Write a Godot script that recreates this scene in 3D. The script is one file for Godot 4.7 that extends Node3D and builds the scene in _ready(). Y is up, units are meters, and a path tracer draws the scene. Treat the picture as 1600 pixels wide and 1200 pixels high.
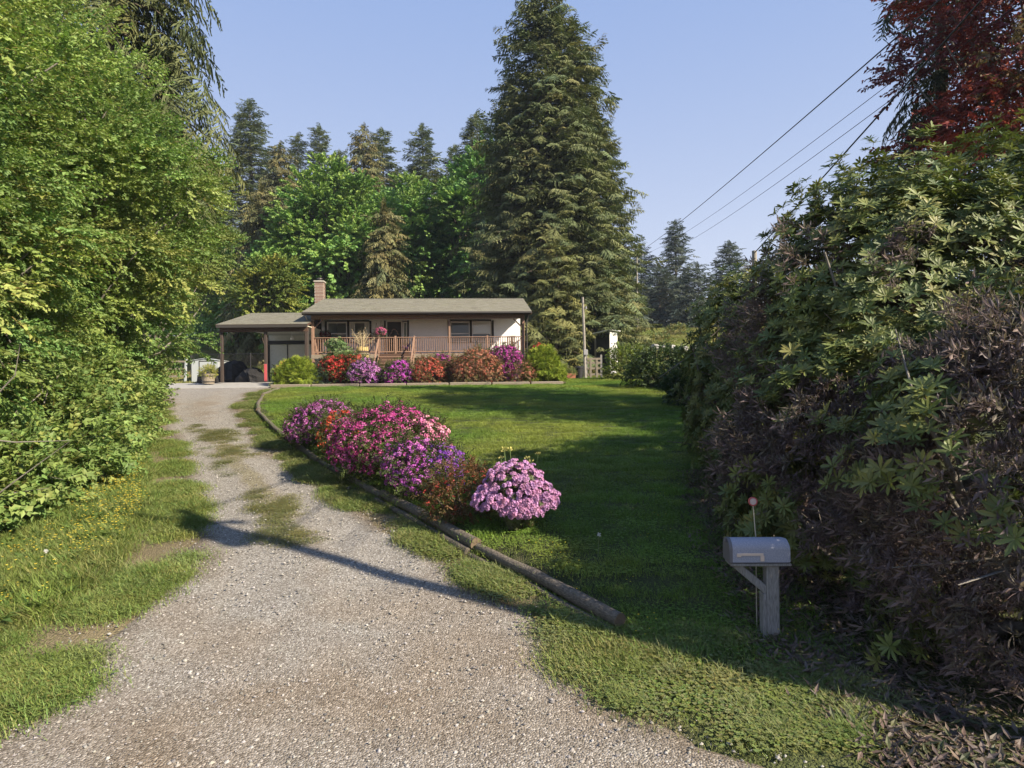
extends Node3D
# A low house with a long porch above a gravel drive, azaleas along a log edging, a tall rhododendron and a mailbox.
# Units are metres; the camera stands at the end of the drive, -z runs up towards the house.

var rng := RandomNumberGenerator.new()
var nz := FastNoiseLite.new()
var taken := {}
var M := {}
var ME := {}

# ------------------------------------------------------------------ mesh building
class Build:
	var v := PackedVector3Array()
	var n := PackedVector3Array()
	var c := PackedColorArray()
	func tri(a: Vector3, b: Vector3, d: Vector3, col := Color.WHITE) -> void:
		var k := (d - a).cross(b - a).normalized()
		v.append(a); v.append(b); v.append(d)
		n.append(k); n.append(k); n.append(k)
		c.append(col); c.append(col); c.append(col)
	func quad(a: Vector3, b: Vector3, d: Vector3, e: Vector3, col := Color.WHITE) -> void:
		tri(a, b, d, col)
		tri(a, d, e, col)
	func smooth(a: Vector3, b: Vector3, d: Vector3, na: Vector3, nb: Vector3, nd: Vector3, col := Color.WHITE) -> void:
		v.append(a); v.append(b); v.append(d)
		n.append(na); n.append(nb); n.append(nd)
		c.append(col); c.append(col); c.append(col)
	# a box from its centre, half sizes and turn, with chamfered long look
	func box(ctr: Vector3, size: Vector3, bas := Basis.IDENTITY, col := Color.WHITE) -> void:
		var h := size * 0.5
		var p := []
		for i in 8:
			p.append(ctr + bas * Vector3(h.x if i & 1 else -h.x, h.y if i & 2 else -h.y, h.z if i & 4 else -h.z))
		for f in [[4, 6, 7, 5], [1, 3, 2, 0], [5, 7, 3, 1], [0, 2, 6, 4], [6, 2, 3, 7], [0, 4, 5, 1]]:
			quad(p[f[0]], p[f[1]], p[f[2]], p[f[3]], col)
	# a box whose edges are cut at 45 degrees
	func bevel(ctr: Vector3, size: Vector3, cut: float, bas := Basis.IDENTITY, col := Color.WHITE) -> void:
		var h := size * 0.5
		var g := func(x: float, y: float, z: float) -> Vector3: return ctr + bas * Vector3(x, y, z)
		for s in [-1.0, 1.0]:
			face([g.call(h.x * s, h.y - cut, h.z - cut), g.call(h.x * s, h.y - cut, -h.z + cut), g.call(h.x * s, -h.y + cut, -h.z + cut), g.call(h.x * s, -h.y + cut, h.z - cut)], ctr, col)
			face([g.call(h.x - cut, h.y * s, h.z - cut), g.call(h.x - cut, h.y * s, -h.z + cut), g.call(-h.x + cut, h.y * s, -h.z + cut), g.call(-h.x + cut, h.y * s, h.z - cut)], ctr, col)
			face([g.call(h.x - cut, h.y - cut, h.z * s), g.call(h.x - cut, -h.y + cut, h.z * s), g.call(-h.x + cut, -h.y + cut, h.z * s), g.call(-h.x + cut, h.y - cut, h.z * s)], ctr, col)
			for t in [-1.0, 1.0]:
				face([g.call(h.x * s, (h.y - cut) * t, h.z - cut), g.call((h.x - cut) * s, h.y * t, h.z - cut), g.call((h.x - cut) * s, h.y * t, -h.z + cut), g.call(h.x * s, (h.y - cut) * t, -h.z + cut)], ctr, col)
				face([g.call(h.x * s, h.y - cut, (h.z - cut) * t), g.call((h.x - cut) * s, h.y - cut, h.z * t), g.call((h.x - cut) * s, -h.y + cut, h.z * t), g.call(h.x * s, -h.y + cut, (h.z - cut) * t)], ctr, col)
				face([g.call(h.x - cut, h.y * s, (h.z - cut) * t), g.call(h.x - cut, (h.y - cut) * s, h.z * t), g.call(-h.x + cut, (h.y - cut) * s, h.z * t), g.call(-h.x + cut, h.y * s, (h.z - cut) * t)], ctr, col)
	# a flat polygon turned to face away from a point inside
	func face(p: Array, inside: Vector3, col := Color.WHITE) -> void:
		var k: Vector3 = (p[2] - p[0]).cross(p[1] - p[0])
		if k.dot(p[0] - inside) < 0.0:
			p = p.duplicate()
			p.reverse()
		for i in range(1, p.size() - 1):
			tri(p[0], p[i], p[i + 1], col)
	# a smooth tapering tube through points
	func tube(pts: Array, radii: Array, sides := 8, col := Color.WHITE, caps := true, rough := 0.0, seed_ := 0) -> void:
		var r := RandomNumberGenerator.new()
		r.seed = seed_ + 5
		var rings := []
		var norms := []
		var side := Vector3.RIGHT
		for i in pts.size():
			var t: Vector3 = (pts[mini(i + 1, pts.size() - 1)] - pts[maxi(i - 1, 0)]).normalized()
			if absf(t.dot(side)) > 0.95:
				side = Vector3.FORWARD
			var x := (side - t * side.dot(t)).normalized()
			side = x
			var y := t.cross(x)
			var ring := []
			var nn := []
			for k in sides:
				var a := TAU * k / sides
				var dir := x * cos(a) + y * sin(a)
				var rr: float = radii[i] * (1.0 + r.randf_range(-rough, rough))
				ring.append(pts[i] + dir * rr)
				nn.append(dir)
			rings.append(ring)
			norms.append(nn)
		for i in pts.size() - 1:
			for k in sides:
				var l := (k + 1) % sides
				smooth(rings[i][k], rings[i + 1][k], rings[i + 1][l], norms[i][k], norms[i + 1][k], norms[i + 1][l], col)
				smooth(rings[i][k], rings[i + 1][l], rings[i][l], norms[i][k], norms[i + 1][l], norms[i][l], col)
		if caps:
			for e in [0, pts.size() - 1]:
				for k in sides:
					var l := (k + 1) % sides
					if e == 0:
						tri(pts[e], rings[e][k], rings[e][l], col)
					else:
						tri(pts[e], rings[e][l], rings[e][k], col)
	# a pointed leaf of four faces, folded along its rib
	func leaf(at: Vector3, dir: Vector3, up: Vector3, length: float, width: float, fold: float, col := Color.WHITE, bend := 0.0) -> void:
		var s := dir.cross(up).normalized()
		var u := s.cross(dir).normalized()
		var mid := at + dir * length * 0.5 - u * fold * width
		var tip := at + dir * length - u * bend * length
		var l := at + dir * length * 0.45 - s * width * 0.5
		var r := at + dir * length * 0.45 + s * width * 0.5
		tri(at, l, mid, col); tri(l, tip, mid, col)
		tri(at, mid, r, col); tri(mid, tip, r, col)
	# a long blunt leathery leaf of eight faces
	func strap(at: Vector3, dir: Vector3, up: Vector3, length: float, width: float, fold: float, col := Color.WHITE, bend := 0.0) -> void:
		var s := dir.cross(up).normalized()
		var u := s.cross(dir).normalized()
		var m1 := at + dir * length * 0.34 - u * fold * width * 0.8
		var m2 := at + dir * length * 0.74 - u * (fold * width * 0.8 + bend * length * 0.4)
		var tip := at + dir * length - u * bend * length
		for k in [-1.0, 1.0]:
			var a: Vector3 = at + dir * length * 0.3 + s * width * 0.4 * k
			var b: Vector3 = at + dir * length * 0.72 + s * width * 0.5 * k - u * bend * length * 0.35
			tri(at, a, m1, col); tri(a, b, m2, col)
			tri(a, m2, m1, col); tri(b, tip, m2, col)
	func blade(at: Vector3, dir: Vector3, side: Vector3, length: float, width: float, col := Color.WHITE) -> void:
		var m := at + dir * length * 0.45
		tri(at, m - side * width * 0.5, at + dir * length, col)
		tri(at, at + dir * length, m + side * width * 0.5, col)
	func lathe(prof: Array, sides: int, at := Vector3.ZERO, col := Color.WHITE) -> void:
		for i in prof.size() - 1:
			var a: Vector2 = prof[i]
			var b: Vector2 = prof[i + 1]
			var nn := Vector2(b.y - a.y, a.x - b.x).normalized()
			for k in sides:
				var t0 := TAU * k / sides
				var t1 := TAU * (k + 1) / sides
				var d0 := Vector3(cos(t0), 0, sin(t0))
				var d1 := Vector3(cos(t1), 0, sin(t1))
				var n0 := d0 * nn.x + Vector3.UP * nn.y
				var n1 := d1 * nn.x + Vector3.UP * nn.y
				var a0 := at + d0 * a.x + Vector3.UP * a.y
				var a1 := at + d1 * a.x + Vector3.UP * a.y
				var b0 := at + d0 * b.x + Vector3.UP * b.y
				var b1 := at + d1 * b.x + Vector3.UP * b.y
				smooth(a0, b1, b0, n0, n1, n0, col)
				smooth(a0, a1, b1, n0, n1, n1, col)
	func mesh() -> ArrayMesh:
		var arr := []
		arr.resize(Mesh.ARRAY_MAX)
		arr[Mesh.ARRAY_VERTEX] = v
		arr[Mesh.ARRAY_NORMAL] = n
		arr[Mesh.ARRAY_COLOR] = c
		var m := ArrayMesh.new()
		m.add_surface_from_arrays(Mesh.PRIMITIVE_TRIANGLES, arr)
		return m

# copies of one mesh, each with a place and a tint
class Many:
	var buf := PackedFloat32Array()
	var count := 0
	func add(b: Basis, o: Vector3, col: Color) -> void:
		var i := count * 16
		if buf.size() < i + 16:
			buf.resize(maxi(16 * 1024, buf.size() * 2))
		buf[i] = b.x.x; buf[i + 1] = b.y.x; buf[i + 2] = b.z.x; buf[i + 3] = o.x
		buf[i + 4] = b.x.y; buf[i + 5] = b.y.y; buf[i + 6] = b.z.y; buf[i + 7] = o.y
		buf[i + 8] = b.x.z; buf[i + 9] = b.y.z; buf[i + 10] = b.z.z; buf[i + 11] = o.z
		buf[i + 12] = col.r; buf[i + 13] = col.g; buf[i + 14] = col.b; buf[i + 15] = 1.0
		count += 1
	func node(called: String, mesh: Mesh, mat: Material) -> MultiMeshInstance3D:
		var mm := MultiMesh.new()
		mm.transform_format = MultiMesh.TRANSFORM_3D
		mm.use_colors = true
		mm.mesh = mesh
		mm.instance_count = count
		mm.buffer = buf.slice(0, count * 16)
		var o := MultiMeshInstance3D.new()
		o.name = called
		o.multimesh = mm
		o.material_override = mat
		o.set_meta("kind", "stuff")
		return o

func numbered(called: String) -> String:
	taken[called] = taken.get(called, -1) + 1
	return called if taken[called] == 0 else "%s_%03d" % [called, taken[called]]

func tag(o: Node, label: String, category: String, group := "", kind := "") -> Node:
	if label: o.set_meta("label", label)
	if category: o.set_meta("category", category)
	if group: o.set_meta("group", group)
	if kind: o.set_meta("kind", kind)
	return o

func thing(called: String, label: String, category: String, at := Vector3.ZERO, turn := 0.0, group := "") -> Node3D:
	var o := Node3D.new()
	o.name = numbered(called)
	add_child(o)
	o.position = at
	o.rotation.y = turn
	tag(o, label, category, group)
	return o

func put(called: String, b: Variant, m: Material, parent: Node = null) -> MeshInstance3D:
	var o := MeshInstance3D.new()
	o.mesh = b.mesh() if b is Build else b
	o.material_override = m
	if parent == null:
		o.name = numbered(called)
		add_child(o)
	else:
		o.name = called
		parent.add_child(o, true)
	return o

func block(called: String, ctr: Vector3, size: Vector3, m: Material, parent: Node, cut := 0.008, bas := Basis.IDENTITY) -> MeshInstance3D:
	var b := Build.new()
	b.bevel(ctr, size, minf(cut, minf(size.x, minf(size.y, size.z)) * 0.3), bas)
	return put(called, b, m, parent)

func lin(r: float, g: float, b: float) -> Color:
	return Color(r, g, b).linear_to_srgb()

func mat(r: float, g: float, b: float, rough := 0.8, spec := 0.5) -> StandardMaterial3D:
	var m := StandardMaterial3D.new()
	m.albedo_color = lin(r, g, b)
	m.roughness = rough
	m.metallic_specular = spec
	return m

func noise_tex(kind: int, freq: float, size: int, ramp: Array, seed_ := 1, cell := -1, octaves := 4) -> NoiseTexture2D:
	var f := FastNoiseLite.new()
	f.noise_type = kind
	f.frequency = freq
	f.seed = seed_
	f.fractal_octaves = octaves
	if octaves <= 1:
		f.fractal_type = FastNoiseLite.FRACTAL_NONE
	if cell >= 0:
		f.cellular_return_type = cell
		f.cellular_jitter = 1.0
	var t := NoiseTexture2D.new()
	t.width = size
	t.height = size
	t.seamless = true
	t.seamless_blend_skirt = 0.06
	t.noise = f
	t.normalize = true
	if ramp.size():
		var g := Gradient.new()
		var off := PackedFloat32Array()
		var cols := PackedColorArray()
		for r in ramp:
			off.append(r[0])
			cols.append(lin(r[1], r[2], r[3]))
		g.offsets = off
		g.colors = cols
		t.color_ramp = g
	return t

# a surface whose colour wanders between the tones of a ramp, mapped in the world
func grained(ramp: Array, freq: float, scale: Vector3, rough := 0.85, relief := 0.0, seed_ := 3, spec := 0.4) -> StandardMaterial3D:
	var m := StandardMaterial3D.new()
	m.albedo_texture = noise_tex(FastNoiseLite.TYPE_SIMPLEX_SMOOTH, freq, 512, ramp, seed_)
	m.roughness = rough
	m.metallic_specular = spec
	m.uv1_triplanar = true
	m.uv1_world_triplanar = true
	m.uv1_scale = scale
	m.vertex_color_use_as_albedo = true
	if relief > 0.0:
		m.heightmap_enabled = true
		m.heightmap_texture = noise_tex(FastNoiseLite.TYPE_SIMPLEX_SMOOTH, freq * 1.5, 512, [], seed_ + 1)
		m.heightmap_scale = relief
	return m

func leafy(rough := 0.55, back := 0.45, spec := 0.4) -> StandardMaterial3D:
	var m := StandardMaterial3D.new()
	m.albedo_color = Color.WHITE
	m.vertex_color_use_as_albedo = true
	m.roughness = rough
	m.metallic_specular = spec
	m.cull_mode = BaseMaterial3D.CULL_DISABLED
	if back > 0.0:
		m.backlight_enabled = true
		m.backlight = lin(back * 0.9, back, back * 0.55)
	return m

# ------------------------------------------------------------------ the lie of the land
const PROF := [[-60.0, -0.3], [2.0, 0.0], [5.0, 0.02], [6.5, 0.16], [10.0, 0.5], [20.0, 1.5], [28.0, 2.3], [31.0, 2.55], [34.0, 2.72], [42.0, 2.85], [48.0, 3.6], [75.0, 8.8], [90.0, 10.2], [140.0, 13.0], [400.0, 20.0]]
const LEFT := [[-4.0, -14.0], [2.0, -7.0], [4.0, -4.1], [4.97, -3.6], [5.84, -4.05], [6.81, -4.0], [7.95, -4.3], [9.25, -4.9], [11.5, -6.2], [15.15, -8.45], [20.6, -11.9], [27.0, -15.3], [32.6, -18.0]]
const RIGHT := [[-4.0, 12.0], [2.0, 4.0], [4.0, 1.6], [4.87, 0.75], [5.74, 0.33], [7.23, -0.48], [8.84, -1.7], [11.6, -3.67], [14.6, -5.7], [18.4, -7.95], [22.9, -10.3], [27.4, -11.65], [32.6, -11.9]]
const LOGS := [[5.89, 1.02], [6.88, 0.33], [8.01, -0.53], [9.25, -1.38], [10.32, -2.19], [13.06, -4.13], [17.19, -6.69], [20.41, -8.49], [22.95, -9.57], [25.94, -10.57], [28.63, -10.82]]
const HEDGE := [[3.0, 2.6], [4.9, 2.4], [7.5, 2.5], [11.0, 3.3], [20.6, 5.9], [32.0, 9.0]]

func along(t: Array, d: float) -> float:
	if d <= t[0][0]:
		return t[0][1]
	for i in t.size() - 1:
		if d <= t[i + 1][0]:
			return lerpf(t[i][1], t[i + 1][1], (d - t[i][0]) / (t[i + 1][0] - t[i][0]))
	return t[-1][1]

func land(x: float, z: float) -> float:
	var d := -z
	var y := (along(PROF, d - 0.6) + along(PROF, d) * 2.0 + along(PROF, d + 0.6)) * 0.25
	if d > 40.0:
		y += nz.get_noise_2d(x * 0.9, z * 0.9) * 0.5 * smoothstep(40.0, 60.0, d)
	# the lawn stands a little above the drive, held by the logs
	var lift := 0.15 * smoothstep(5.6, 7.5, d) * (1.0 - smoothstep(26.0, 30.0, d))
	y += lift * smoothstep(0.02, 0.3, x - along(LOGS, d) - 0.05)
	return y + nz.get_noise_2d(x * 9.0 + 300.0, z * 9.0) * 0.02

func in_drive(x: float, z: float) -> float:
	var d := -z
	if d > 33.0:
		return -5.0
	var a := along(LEFT, d) + nz.get_noise_2d(3.0, d * 40.0) * 0.22 + nz.get_noise_2d(3.0, d * 150.0) * 0.1
	var b := along(RIGHT, d) + nz.get_noise_2d(90.0, d * 40.0) * 0.2 + nz.get_noise_2d(90.0, d * 150.0) * 0.1
	return minf(x - a, b - x)

func on_land(x: float, z: float, up := 0.0) -> Vector3:
	return Vector3(x, land(x, z) + up, z)

# ------------------------------------------------------------------ sprays, tufts and blossoms that the plants are made of
func rnd_dir() -> Vector3:
	var z := rng.randf_range(-1.0, 1.0)
	var a := rng.randf() * TAU
	var r := sqrt(1.0 - z * z)
	return Vector3(r * cos(a), z, r * sin(a))

func tone(lo := 0.8, hi := 1.2, warm := 0.08) -> Color:
	var k := rng.randf_range(lo, hi)
	var w := rng.randf_range(-warm, warm)
	return Color(k * (1.0 + w), k, k * (1.0 - w))

# a twig along +z with leaves to both sides
func leaf_spray(length: float, count: int, leaf_l: float, leaf_w: float, twig := true, bend := 0.25) -> ArrayMesh:
	var b := Build.new()
	if twig:
		b.tube([Vector3.ZERO, Vector3(0, 0.02 * length, length * 0.5), Vector3(0, -0.04 * length, length)], [0.012 * length, 0.009 * length, 0.003 * length], 3, Color(0.9, 0.55, 0.6), false)
	for i in count:
		var t := (i + 0.5) / count
		var s := 1.0 if i % 2 else -1.0
		var at := Vector3(rng.randf_range(-0.04, 0.04) * length, rng.randf_range(-0.05, 0.08) * length, length * (0.12 + 0.86 * t))
		var dir := Vector3(s * rng.randf_range(0.35, 1.0), rng.randf_range(-0.5, 0.35), rng.randf_range(0.1, 0.9)).normalized()
		var up := (Vector3.UP + rnd_dir() * 0.85).normalized()
		b.leaf(at, dir, up, leaf_l * rng.randf_range(0.7, 1.2), leaf_w * rng.randf_range(0.75, 1.15), 0.16, tone(), bend * rng.randf())
	return b.mesh()

# a bough along +z, set with drooping flat branchlets
func conifer_frond(length: float, count: int, droop: float, hang: float, thick := 0.09, fork := 3) -> ArrayMesh:
	var b := Build.new()
	for i in count:
		var t := (i + 0.6) / count
		var at := Vector3(0, -droop * t * t * length, t * length)
		for s in [-1.0, 1.0]:
			var l := length * (0.42 * (1.0 - t) + 0.13) * rng.randf_range(0.7, 1.25)
			var dir := Vector3(s * rng.randf_range(0.6, 1.0), -hang * rng.randf_range(0.5, 1.4), rng.randf_range(0.3, 0.8)).normalized()
			var side := dir.cross(Vector3(0, 1, 0.3)).normalized().rotated(dir, rng.randf_range(-0.8, 0.8))
			b.blade(at, dir, side, l, length * thick * rng.randf_range(0.7, 1.2), tone(0.7, 1.2, 0.06))
			for k in fork:
				var q := at + dir * l * (0.3 + 0.22 * k)
				var d2 := (dir + Vector3(rng.randf_range(-0.5, 0.5), -hang * rng.randf_range(0.2, 1.0), rng.randf_range(-0.3, 0.6))).normalized()
				b.blade(q, d2, side.rotated(d2, rng.randf_range(-0.6, 0.6)), l * rng.randf_range(0.35, 0.6), length * thick * 0.7, tone(0.7, 1.25, 0.06))
	return b.mesh()

# a whorl of long leathery leaves round +z
func rosette(count: int, length: float, width: float, open_: float) -> ArrayMesh:
	var b := Build.new()
	b.tube([Vector3(0, 0, -0.35 * length), Vector3.ZERO], [0.03 * length, 0.025 * length], 3, Color(0.75, 0.6, 0.5), false)
	for i in count:
		var a := TAU * (i + rng.randf_range(-0.3, 0.3)) / count
		var o := open_ * rng.randf_range(0.75, 1.3)
		var dir := Vector3(cos(a) * sin(o), sin(a) * sin(o), cos(o)).normalized()
		b.strap(Vector3(0, 0, rng.randf_range(-0.12, 0.04) * length), dir, (Vector3(0, 0, 1) + rnd_dir() * 0.3).normalized(), length * rng.randf_range(0.75, 1.15), width * rng.randf_range(0.8, 1.15), 0.12, tone(0.82, 1.18), 0.22 * rng.randf())
	return b.mesh()

# a tangle of narrow dry leaves and bare twigs round +z
func dry_tangle(count: int, length: float, width: float) -> ArrayMesh:
	var b := Build.new()
	for i in 5:
		var e := (rnd_dir() + Vector3(0, 0, 0.5)).normalized() * length * rng.randf_range(0.8, 1.6)
		b.tube([Vector3(0, 0, -0.2 * length), e * 0.5 + rnd_dir() * 0.1 * length, e], [0.022 * length, 0.018 * length, 0.008 * length], 3, Color(0.9, 0.9, 0.9), false)
	for i in count:
		var d := (rnd_dir() + Vector3(0, 0, 0.35)).normalized()
		b.leaf(rnd_dir() * length * 0.35, d, rnd_dir(), length * rng.randf_range(0.5, 1.05), width * rng.randf_range(0.6, 1.2), 0.25, tone(0.7, 1.3, 0.1), 0.3 * rng.randf_range(-1.0, 1.0))
	return b.mesh()

# a head of open five-petalled flowers round +z
func flower_head(count: int, spread: float, petal: float) -> ArrayMesh:
	var b := Build.new()
	for i in count:
		var o := (rnd_dir() * Vector3(1, 1, 0.6))
		var at := Vector3(o.x * spread, o.y * spread, (0.4 + o.z * 0.5) * spread)
		var ax := (Vector3(o.x, o.y, 0.8) + rnd_dir() * 0.35).normalized()
		var sx := ax.cross(Vector3(0.3, 0.9, 0.1)).normalized()
		var sy := ax.cross(sx)
		var col := tone(0.8, 1.2, 0.04)
		for k in 5:
			var a := TAU * k / 5.0 + rng.randf() * 0.3
			var dir := (sx * cos(a) + sy * sin(a) + ax * 0.5).normalized()
			var side := ax.cross(dir).normalized()
			var m := at + dir * petal * 0.62
			b.tri(at, m - side * petal * 0.42, at + dir * petal, col)
			b.tri(at, at + dir * petal, m + side * petal * 0.42, col)
	return b.mesh()

# a square of turf of single bent blades
func turf(size: float, count: int, height: float, width: float, lean: float, clover := 0) -> ArrayMesh:
	var b := Build.new()
	for i in count:
		var at := Vector3(clampf(rng.randfn() * 0.3, -0.9, 0.9) * size, -0.01, clampf(rng.randfn() * 0.3, -0.9, 0.9) * size)
		var a := rng.randf() * TAU
		var dir := Vector3(cos(a) * lean * rng.randf(), 1.0, sin(a) * lean * rng.randf()).normalized()
		var side := Vector3(-sin(a + rng.randf()), 0, cos(a)).normalized()
		var h := height * rng.randf_range(0.5, 1.15)
		var col := tone(0.75, 1.25, 0.12)
		var m := at + dir * h * 0.55
		var tip := m + (dir + Vector3(cos(a), -0.2, sin(a)) * lean * 0.8).normalized() * h * 0.5
		b.tri(at - side * width * 0.5, m, at + side * width * 0.5, col)
		b.tri(m - side * width * 0.42, tip, m + side * width * 0.42, col)
	for i in clover:
		var at := Vector3(rng.randf_range(-0.5, 0.5) * size, height * rng.randf_range(0.3, 0.8), rng.randf_range(-0.5, 0.5) * size)
		var col := tone(0.75, 1.2, 0.1)
		for k in 3:
			var a := TAU * k / 3.0 + rng.randf()
			b.blade(at, Vector3(cos(a), 0.15, sin(a)).normalized(), Vector3(-sin(a), 0, cos(a)), 0.022, 0.02, col)
	return b.mesh()

# a low plant of broad weed leaves
func weed(count: int, length: float, width: float) -> ArrayMesh:
	var b := Build.new()
	for i in count:
		var a := TAU * i / count + rng.randf_range(-0.4, 0.4)
		var dir := Vector3(cos(a), rng.randf_range(0.2, 1.0), sin(a)).normalized()
		b.leaf(Vector3(cos(a), 0, sin(a)) * 0.01, dir, Vector3.UP, length * rng.randf_range(0.6, 1.2), width * rng.randf_range(0.8, 1.2), 0.15, tone(0.8, 1.2), 0.35)
	return b.mesh()

# small yellow cups on thin stems
func buttercups(count: int, spread: float, height: float, cup: float) -> ArrayMesh:
	var b := Build.new()
	for i in count:
		var base := Vector3(rng.randf_range(-1, 1) * spread, 0, rng.randf_range(-1, 1) * spread)
		var top := base + Vector3(rng.randf_range(-0.1, 0.1), rng.randf_range(0.6, 1.1), rng.randf_range(-0.1, 0.1)) * height
		for k in 5:
			var a := TAU * k / 5.0
			var dir := Vector3(cos(a), 0.45, sin(a)).normalized()
			b.blade(top, dir, Vector3(-sin(a), 0, cos(a)), cup, cup * 0.85, tone(0.85, 1.1, 0.03))
	return b.mesh()

func aim(dir: Vector3, up: Vector3, s: float, roll := 0.0) -> Basis:
	var z := dir.normalized()
	var x := up.cross(z)
	if x.length() < 0.05:
		x = Vector3.RIGHT.cross(z)
	x = x.normalized()
	var y := z.cross(x)
	var b := Basis(x * s, y * s, z * s)
	return b.rotated(z, roll) if roll != 0.0 else b

func jitter(c: Color, k := 0.2, hue := 0.1) -> Color:
	var f := 1.0 + rng.randf_range(-k, k)
	var h := rng.randf_range(-hue, hue)
	return Color(maxf(c.r * f * (1.0 + h), 0.0), c.g * f, maxf(c.b * f * (1.0 - h), 0.0))

# leaves spread through lumps (centre, radii) as a shell with a thinner inside
func fill_lumps(m: Many, lumps: Array, per_area: float, size: float, cols: Array, shell := 0.35, upward := 0.35, rough := 0.18, floor_y := -99.0, wild := 0.5) -> void:
	for li in lumps.size():
		var c: Vector3 = lumps[li][0]
		var r: Vector3 = lumps[li][1]
		var area := 4.0 * PI * pow((pow(r.x * r.y, 1.6) + pow(r.x * r.z, 1.6) + pow(r.y * r.z, 1.6)) / 3.0, 1.0 / 1.6)
		for i in int(area * per_area):
			var d := rnd_dir()
			var bump := 1.0 + rough * (nz.get_noise_3d(d.x * 130.0 + c.x * 37.0, d.y * 130.0 + c.y * 11.0, d.z * 130.0 + c.z * 23.0) * 1.6)
			var depth := 1.0 - shell * pow(rng.randf(), 1.6)
			var p := c + d * r * bump * depth
			if p.y < floor_y:
				continue
			var inside := false
			for lj in lumps.size():
				if lj != li:
					var q: Vector3 = (p - lumps[lj][0]) / lumps[lj][1]
					if q.length_squared() < 0.55:
						inside = true
						break
			if inside:
				continue
			var nn := (d / r).normalized()
			var dir := (nn + Vector3.UP * upward + rnd_dir() * wild).normalized()
			var col: Color = cols[rng.randi() % cols.size()]
			m.add(aim(dir, Vector3.UP + rnd_dir() * 0.3, size * rng.randf_range(0.7, 1.25), rng.randf_range(-0.7, 0.7)), p, jitter(col, 0.18, 0.08))

# a broadleaved tree: trunk, limbs and a crown of leaf clumps
func leaf_tree(called: String, label: String, at: Vector3, height: float, low: float, rx: float, rz: float, cols: Array, spray: Mesh, size: float, clumps: int, each: int, group: String, bark: Material, clump_r := 0.16, lean := Vector3.ZERO, density_shape := 0.6) -> Node3D:
	var t := thing(called, label, "tree", at, 0.0, group)
	var m := Many.new()
	var wood := Build.new()
	var tr := height * 0.014 + 0.05
	var trunk_pts := []
	var trunk_r := []
	for i in 7:
		var f := i / 6.0
		trunk_pts.append(Vector3(sin(f * 5.0 + at.x) * 0.1 * f, f * height * 0.85 - 0.15, cos(f * 4.0 + at.z) * 0.1 * f) + lean * f * f)
		trunk_r.append(tr * (1.35 if i == 0 else 1.0 - f * 0.85))
	wood.tube(trunk_pts, trunk_r, 9, Color.WHITE, false, 0.08, int(at.x * 7.0) + 50)
	var mid := (height + low) * 0.5
	var ry := (height - low) * 0.5
	for i in clumps:
		var d := rnd_dir()
		var f := pow(rng.randf(), 1.0 - density_shape) * 0.9 + 0.08
		var wob := 1.0 + 0.22 * nz.get_noise_3d(d.x * 90.0 + at.x, d.y * 90.0, d.z * 90.0 + at.z)
		var p := Vector3(d.x * rx, d.y * ry, d.z * rz) * f * wob + Vector3(0, mid, 0) + lean * 0.7
		# crowns are broadest a bit below the middle
		var cr := clump_r * (rx + rz) * 0.5 * rng.randf_range(0.7, 1.4) + 0.15
		if rng.randf() < 0.6:
			var from: Vector3 = trunk_pts[clampi(int((p.y / height) * 6.0) - 1, 1, 5)]
			var k := (from + p) * 0.5 + Vector3(0, -0.08 * from.distance_to(p), 0)
			wood.tube([from, k, p], [tr * 0.32, tr * 0.2, tr * 0.06], 4, Color.WHITE, false)
		var base: Color = jitter(cols[rng.randi() % cols.size()], 0.24, 0.12)
		for j in each:
			var e := rnd_dir()
			e.y = absf(e.y) * 0.9 - 0.25 if rng.randf() < 0.75 else e.y
			var q := p + e * cr * Vector3(1.15, 0.75, 1.15) * pow(rng.randf(), 0.4)
			var dir := (e + (p - Vector3(0, mid, 0)).normalized() * 0.6 + Vector3(0, -0.1, 0) + rnd_dir() * 0.4).normalized()
			m.add(aim(dir, Vector3.UP + rnd_dir() * 0.3, size * rng.randf_range(0.7, 1.25), rng.randf_range(-0.5, 0.5)), q, jitter(base, 0.14, 0.06))
	put("trunk", wood, bark, t)
	t.add_child(m.node("crown", spray, M.leaf))
	return t

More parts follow.
